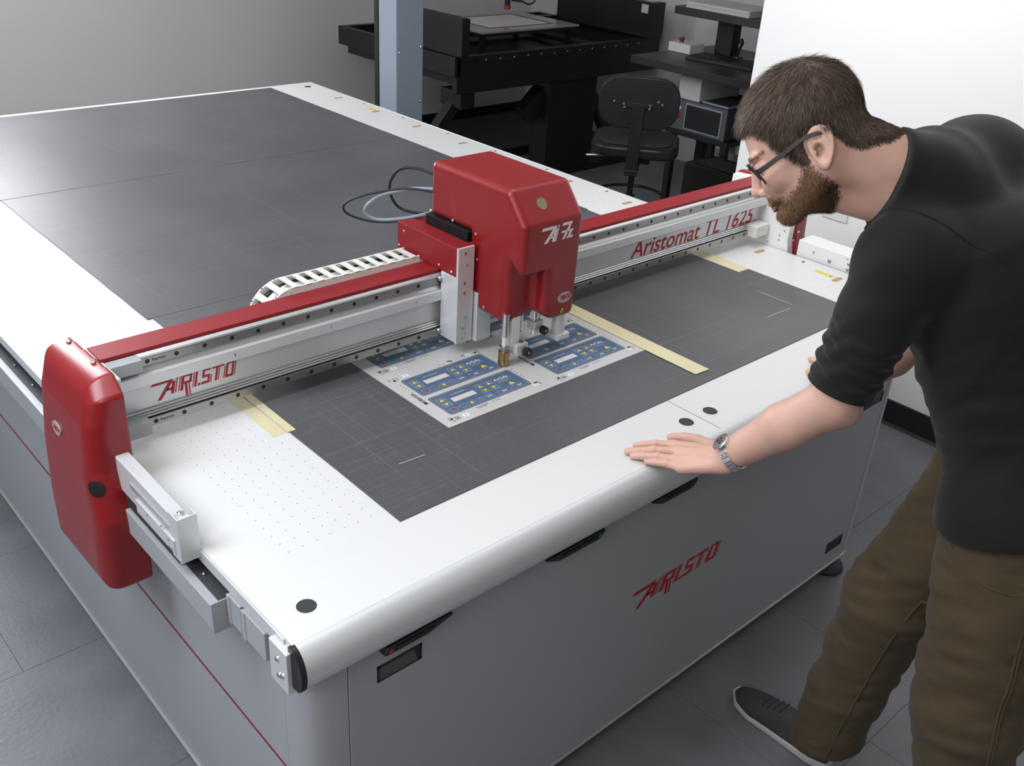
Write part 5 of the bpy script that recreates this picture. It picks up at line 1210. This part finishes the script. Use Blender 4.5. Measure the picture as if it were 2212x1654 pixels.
def cap_mesh(name, poly, thick, fade, m_, extra=None):
    dist = -in_poly(hV[:, 0], hV[:, 1], poly)
    ok = (dist > (-1.5 if poly is HAIR else 9.0)) & (np.hypot((hV[:, 0] + 7) / 20, (hV[:, 1] + 28) / 34) > 1.0) | ((dist > 1) & (hV[:, 1] > 8)) | ((dist > 1) & (hV[:, 0] < -34))
    ok &= ~((np.abs(hV[:, 2]) > 74) & (np.hypot((hV[:, 0] + 7) / 24, (hV[:, 1] + 28) / 38) < 1.0))
    if extra is not None: ok &= extra(hV)
    t = np.clip(dist / fade, 0, 1); th_ = thick(hV) * t
    nz = 0
    nvv = hV + vn * (th_ + nz * t - 0.3)[:, None]
    qk = ok[hQ].all(1); q = hQ[qk]; used = np.unique(q); remap = -np.ones(len(hV), int); remap[used] = np.arange(len(used))
    return np_mesh(name, h2w(nvv[used]), remap[q], [m_])
def hair_thick(p): return np.interp(p[:, 1], [-80, -30, 20, 70, 110], [2.5, 4, 5.5, 8.5, 9])
hair = pc(link('hair', cap_mesh('hair', HAIR, hair_thick, 14.0, M['hair'])))
notlip = lambda p: ~((p[:, 0] > 95) & (np.abs(p[:, 2]) < 19) & (p[:, 1] > -76) & (p[:, 1] < -62))
beard = pc(link('beard', cap_mesh('beard', BEARD, lambda p: np.interp(p[:, 1], [-120, -80, -40], [4, 3.2, 1.0]), 20.0, M['beard'], notlip)))
def strand_mesh(name, base, nrm, dirv, ln, w, mats, droop=(0, 0, 0), seg=4, mi=None):
    n = len(base); T_ = np.linspace(0, 1, seg); side = np.cross(dirv, nrm); side /= np.linalg.norm(side, axis=1)[:, None] + 1e-9; up = np.cross(side, dirv)
    V = []
    for t in T_:
        c = base + dirv * (ln * t)[:, None] + nrm * (-(ln * 0.22) * t * t)[:, None] + np.array(droop) * (ln * t * t)[:, None]
        wk = w * (1 - 0.85 * t)
        for a in (0, 2.0944, 4.18879): V.append(c + (side * math.cos(a) + up * math.sin(a)) * wk)
    V = np.stack(V, 1).reshape(-1, 3); k = seg * 3; Q = []
    b0 = (np.arange(n) * k)[:, None]
    for i in range(seg - 1):
        for a in range(3): Q.append(b0 + np.array([[i * 3 + a, i * 3 + (a + 1) % 3, (i + 1) * 3 + (a + 1) % 3, (i + 1) * 3 + a]]))
    Q = np.concatenate(Q)
    return np_mesh(name, h2w(V), Q, mats, mi=(np.tile(mi, 3 * (seg - 1)) if mi is not None else None))
def sample(n, cond):
    w = Ar * cond; w = w / w.sum(); t = rng.choice(len(tri_), n, p=w); r1, r2 = rng.random(n), rng.random(n); fl = r1 + r2 > 1; r1[fl] = 1 - r1[fl]; r2[fl] = 1 - r2[fl]
    return Pt[t, 0] + e1[t] * r1[:, None] + e2[t] * r2[:, None], vn[tri_[t, 0]]
cen = Pt.mean(1)
not_ear = ~((np.abs(cen[:, 2]) > 73) & (np.hypot((cen[:, 0] + 7) / 22, (cen[:, 1] + 28) / 36) < 1.0))
hd_ = -in_poly(cen[:, 0], cen[:, 1], HAIR)
bp, bn = sample(26000, ((hd_ > 0) & not_ear).astype(float))
M['hair_dark'] = mat('dark_brown_hair', (0.045, 0.031, 0.024), 0.5, spec=0.35); M['hair_light'] = mat('light_brown_hair', (0.20, 0.138, 0.098), 0.45, spec=0.4)
crown = np.array([-52, 92, 0.0]); fl = bp - crown; fl[:, 2] *= 0.6; fl += rng.normal(0, 9, fl.shape) + 14 * np.stack([np.sin(bp[:, 1] * 0.23 + bp[:, 2] * 0.19), np.sin(bp[:, 0] * 0.21 + bp[:, 2] * 0.23), np.sin(bp[:, 0] * 0.17 - bp[:, 1] * 0.2)], 1)
fl += np.array([30, -12, 0]) * (bp[:, 0:1] > 20)
fl -= bn * (fl * bn).sum(1)[:, None]; fl /= np.linalg.norm(fl, axis=1)[:, None] + 1e-9
lift = np.interp(bp[:, 1], [-80, 0, 60, 110], [0.24, 0.24, 0.32, 0.50])[:, None]
dv = fl + bn * (lift + rng.normal(0, 0.10, (len(bp), 1))); dv /= np.linalg.norm(dv, axis=1)[:, None]
edge = np.clip(-in_poly(bp[:, 0], bp[:, 1], HAIR) / 14, 0, 1)
ln = np.interp(bp[:, 1], [-80, -20, 50, 100], [10, 16, 23, 28]) * rng.uniform(0.55, 1.2, len(bp)) * (0.55 + 0.45 * edge)
ln = np.where((bp[:, 0] > 62) & (bp[:, 1] > 50), ln * 1.12, ln)
off = hair_thick(bp) * edge * rng.uniform(0.25, 1.0, len(bp))
link('hair_strands', strand_mesh('hair_strands', bp + bn * off[:, None], bn, dv, ln, 0.40, [M['hair'], M['hair_dark'], M['hair_light']], mi=rng.integers(0, 3, len(bp))), hair, kind='stuff')
bd_ = -in_poly(cen[:, 0], cen[:, 1], BEARD)
lipc = ~((cen[:, 0] > 95) & (np.abs(cen[:, 2]) < 17) & (cen[:, 1] > -75) & (cen[:, 1] < -63))
bp, bn = sample(17000, ((bd_ > -2) & lipc & not_ear & (cen[:, 0] < 112)) * np.clip((bd_ + 2) / 13, 0.03, 1))
fl = np.tile(np.array([0.25, -1.0, 0.0]), (len(bp), 1)) + rng.normal(0, 0.42, bp.shape); fl[bp[:, 0] < 50] += np.array([0.35, 0, 0])
fl -= bn * (fl * bn).sum(1)[:, None]; fl /= np.linalg.norm(fl, axis=1)[:, None] + 1e-9
dv = fl + bn * rng.uniform(0.3, 0.8, (len(bp), 1)); dv /= np.linalg.norm(dv, axis=1)[:, None]
eb_ = np.clip(-in_poly(bp[:, 0], bp[:, 1], BEARD) / 14, 0, 1)
ms_ = (bp[:, 0] > 92) & (bp[:, 1] > -64); mlow = (bp[:, 0] > 92) & (bp[:, 1] <= -64) & (bp[:, 1] > -79)
dv[ms_] = dv[ms_] * 0.5 + np.stack([np.full(ms_.sum(), -0.5), np.full(ms_.sum(), -0.35), 0.9 * np.sign(bp[ms_, 2])], 1); dv /= np.linalg.norm(dv, axis=1)[:, None]
ln = np.interp(bp[:, 1], [-110, -80, -45], [14, 12, 8]) * (0.4 + 0.6 * eb_) * rng.uniform(0.5, 1.25, len(bp))
ln = np.where(ms_, np.minimum(ln, 6.0), np.where(mlow, np.minimum(ln, 6.5), ln))
M['beard_light'] = mat('ginger_hair', (0.33, 0.19, 0.10), 0.5, spec=0.35); M['beard_dark'] = mat('dark_brown_beard', (0.080, 0.048, 0.032), 0.55, var=0.4, scale=120, spec=0.3)
dk_ = (rng.random(len(bp)) < np.clip((38 - bp[:, 0]) / 30 + (-85 - bp[:, 1]) / 40, 0.12, 0.9)).astype(int)
link('beard_strands', strand_mesh('beard_strands', bp + bn * (eb_ * 1.5)[:, None], bn, dv, ln, 0.32, [M['beard'], M['beard_dark'], M['beard_light']], mi=np.where((dk_ == 0) & (rng.random(len(bp)) < 0.35), 2, dk_)), beard, kind='stuff')
ebc = (cen[:, 0] > 70) & (np.abs(np.abs(cen[:, 2]) - 29) < 19) & (np.abs(cen[:, 1] - (15.5 - 0.06 * np.abs(np.abs(cen[:, 2]) - 29))) < 2.8)
bp, bn = sample(360, ebc.astype(float) + 1e-12)
fl = np.stack([np.full(len(bp), -0.2), np.full(len(bp), -0.15), np.sign(bp[:, 2])], 1) + rng.normal(0, 0.25, bp.shape); fl -= bn * (fl * bn).sum(1)[:, None]; fl /= np.linalg.norm(fl, axis=1)[:, None]
dv = fl + bn * 0.3; dv /= np.linalg.norm(dv, axis=1)[:, None]
pc(link('eyebrows', strand_mesh('eyebrows', bp, bn, dv, rng.uniform(5, 8, len(bp)), 0.28, [M['beard']]), None, kind='stuff'))
for s in (1, -1):
    ring_ = h2w(np.array([[95.5 - 4.5 * (k / 8 - 0.5) ** 2 * 4, -8 - 1.2 * math.cos((k / 8 - 0.5) * 3), s * (21 + 21 * k / 8)] for k in range(9)]))
    pc(MB().tube([tuple(p) for p in ring_], 0.0011, 6).build('eyelashes', M['hair'], None, smooth=True))

M['lip'] = mat('lips', (0.50, 0.20, 0.18), 0.4, var=0.06)
def lips_sdf(f, u, l):
    return np.maximum(np.minimum(ellip(f, u, l, (103.2, -64.6, 0), (5.7, 3.4, 18)), ellip(f, u, l, (101.8, -72, 0), (5.9, 4.2, 17))), -ellip(f, u, l, (108, -68.2, 0), (8, 0.9, 22)))
lv, lq = surfnet(lips_sdf, (94, -80, -22), (112, -58, 22), 0.8)
pc(link('lips', np_mesh('lips', h2w(lv), lq, [M['lip']])))

# ---- glasses
gl = pc(MB().tube([tuple(p) for p in h2w(np.array([[103, 2, -8.], [105, 4, 0.], [103, 2, 8.]]))], 0.0019, 8).build('glasses', M['black'], None, smooth=True))
gl['label'] = 'black rectangular spectacles'
for s in (1, -1):
    rr_ = rrect(-25, 25, -19.5, 19.5, 9, 4); P3 = np.array([[99.5 + 0.20 * v - 0.0022 * (u + 25) ** 2 * 1.0, -9 + v, s * (33 + u)] for u, v in rr_])
    MB().tube([tuple(p) for p in h2w(P3)], 0.0017, 8, closed=True).build('rim', M['black'], gl, smooth=True)
    MB().add([tuple(p) for p in h2w(P3)], [tuple(range(len(P3)))]).build('lens', M['lens'], gl)
    tp = h2w(np.array([[94, 2, s * 57.], [95, -4, s * 66.], [88, -8, s * 71.], [44, -5, s * 76.], [8, -2, s * 80.], [-16, -8, s * 81.], [-30, -17, s * 79.], [-44, -30, s * 76.]]))
    pts = smooth_path([tuple(p) for p in tp], 4); mb_ = MB(); n4 = len(pts)
    hu = Vector(HU) * HK; hl = Vector(HL) * HK
    vs_ = []
    for i, p in enumerate(pts):
        hgt = np.interp(i / n4, [0, 0.2, 0.6, 0.8, 1], [5.0, 4.5, 3.0, 3.2, 4.2]); tk = 1.7
        vs_ += [p + hu * hgt + hl * tk, p - hu * hgt + hl * tk, p - hu * hgt - hl * tk, p + hu * hgt - hl * tk]
    fs = [(i * 4 + a, i * 4 + (a + 1) % 4, i * 4 + 4 + (a + 1) % 4, i * 4 + 4 + a) for i in range(n4 - 1) for a in range(4)] + [(3, 2, 1, 0), tuple((n4 - 1) * 4 + a for a in range(4))]
    mb_.add(vs_, fs).build('temple_arm', M['black'], gl, 0.0006, smooth=True)

# ---- wrist watch
wa = (LE - LW) / np.linalg.norm(LE - LW); wc = LW + wa * 0.024 + np.array([0.004, 0.001, 0.002])
wn = Vector((-0.25, -0.05, 1.0)); wn = (wn - Vector(wa) * wn.dot(Vector(wa))).normalized(); wt = Vector(wa).cross(wn).normalized()
rw, rh = 0.0385, 0.0325
band = []
watch = None
for k in range(26):
    a = 2 * math.pi * k / 26
    c = Vector(wc) + wt * math.cos(a) * rw + wn * math.sin(a) * rh; tg = (-wt * math.sin(a) * rw + wn * math.cos(a) * rh).normalized(); nm = tg.cross(Vector(wa)).normalized()
    if watch is None:
        watch = pc(MB().obox(c, tg * 0.0036, Vector(wa) * 0.0085, nm * 0.0016).build('wristwatch', M['chrome'], None, 0.0006)); watch['label'] = 'steel wristwatch on a link band'
    elif not (4.5 < k < 8.5): MB().obox(c, tg * 0.0036, Vector(wa) * 0.0085, nm * 0.0016).build('band_link', M['chrome'] if k % 2 else M['alu'], watch, 0.0006)
cc_ = Vector(wc) + wn * (rh + 0.001)
def wl(r0, h0, r1, h1, m_, nm_, lab=None):
    n = 28; vs_ = [cc_ + (wt * math.cos(2 * math.pi * i / n) + Vector(wa) * math.sin(2 * math.pi * i / n)) * r + wn * h for r, h in ((r0, h0), (r1, h1)) for i in range(n)]
    return MB().add(vs_, [(i, (i + 1) % n, n + (i + 1) % n, n + i) for i in range(n)] + [tuple(range(n))[::-1], tuple(range(n, 2 * n))]).build(nm_, m_, watch, smooth=True)
wl(0.0195, -0.004, 0.0195, 0.005, M['chrome'], 'watch_case'); wl(0.0185, 0.005, 0.0165, 0.0068, M['steel'], 'bezel'); wl(0.0163, 0.0062, 0.0163, 0.0066, M['badge'], 'dial')
for ox, oy in ((0.006, 0), (-0.006, 0.003), (-0.003, -0.006)):
    n = 14; c = cc_ + wt * ox + Vector(wa) * oy + wn * 0.0068
    MB().add([c + (wt * math.cos(2 * math.pi * i / n) + Vector(wa) * math.sin(2 * math.pi * i / n)) * 0.0038 for i in range(n)], [tuple(range(n))]).build('sub_dial', M['dark'], watch)
for ang, l_ in ((0.9, 0.011), (2.6, 0.008)):
    d_ = wt * math.cos(ang) + Vector(wa) * math.sin(ang); MB().obox(cc_ + d_ * l_ / 2 + wn * 0.0072, d_ * l_ / 2, d_.cross(wn) * 0.0006, wn * 0.0002).build('watch_hand', M['ink'], watch)
# fingernails of the near hand
M['nail'] = mat('fingernail', (0.66, 0.42, 0.36), 0.3, var=0.03)
for m_, t_, s in zip(L_MCP, L_TIP, (0.94, 1.0, 0.96, 0.84)):
    d_ = (Vector(t_) - Vector(m_)); d_.z -= 0.002; d_.normalize(); sd = d_.cross(Vector((0, 0, 1))).normalized(); up = sd.cross(d_)
    c = Vector(t_) + d_ * 0.0012 + up * 0.0066 * s; n = 14
    MB().add([c + d_ * 0.0058 * s * math.cos(2 * math.pi * i / n) + sd * 0.0045 * s * math.sin(2 * math.pi * i / n) - up * (0.0022 * (math.sin(2 * math.pi * i / n)) ** 2 + 0.0012 * max(0, math.cos(2 * math.pi * i / n))) for i in range(n)] + [c + up * 0.0004], [(i, (i + 1) % n, n) for i in range(n)]).build('fingernail', M['nail'], body, smooth=True)
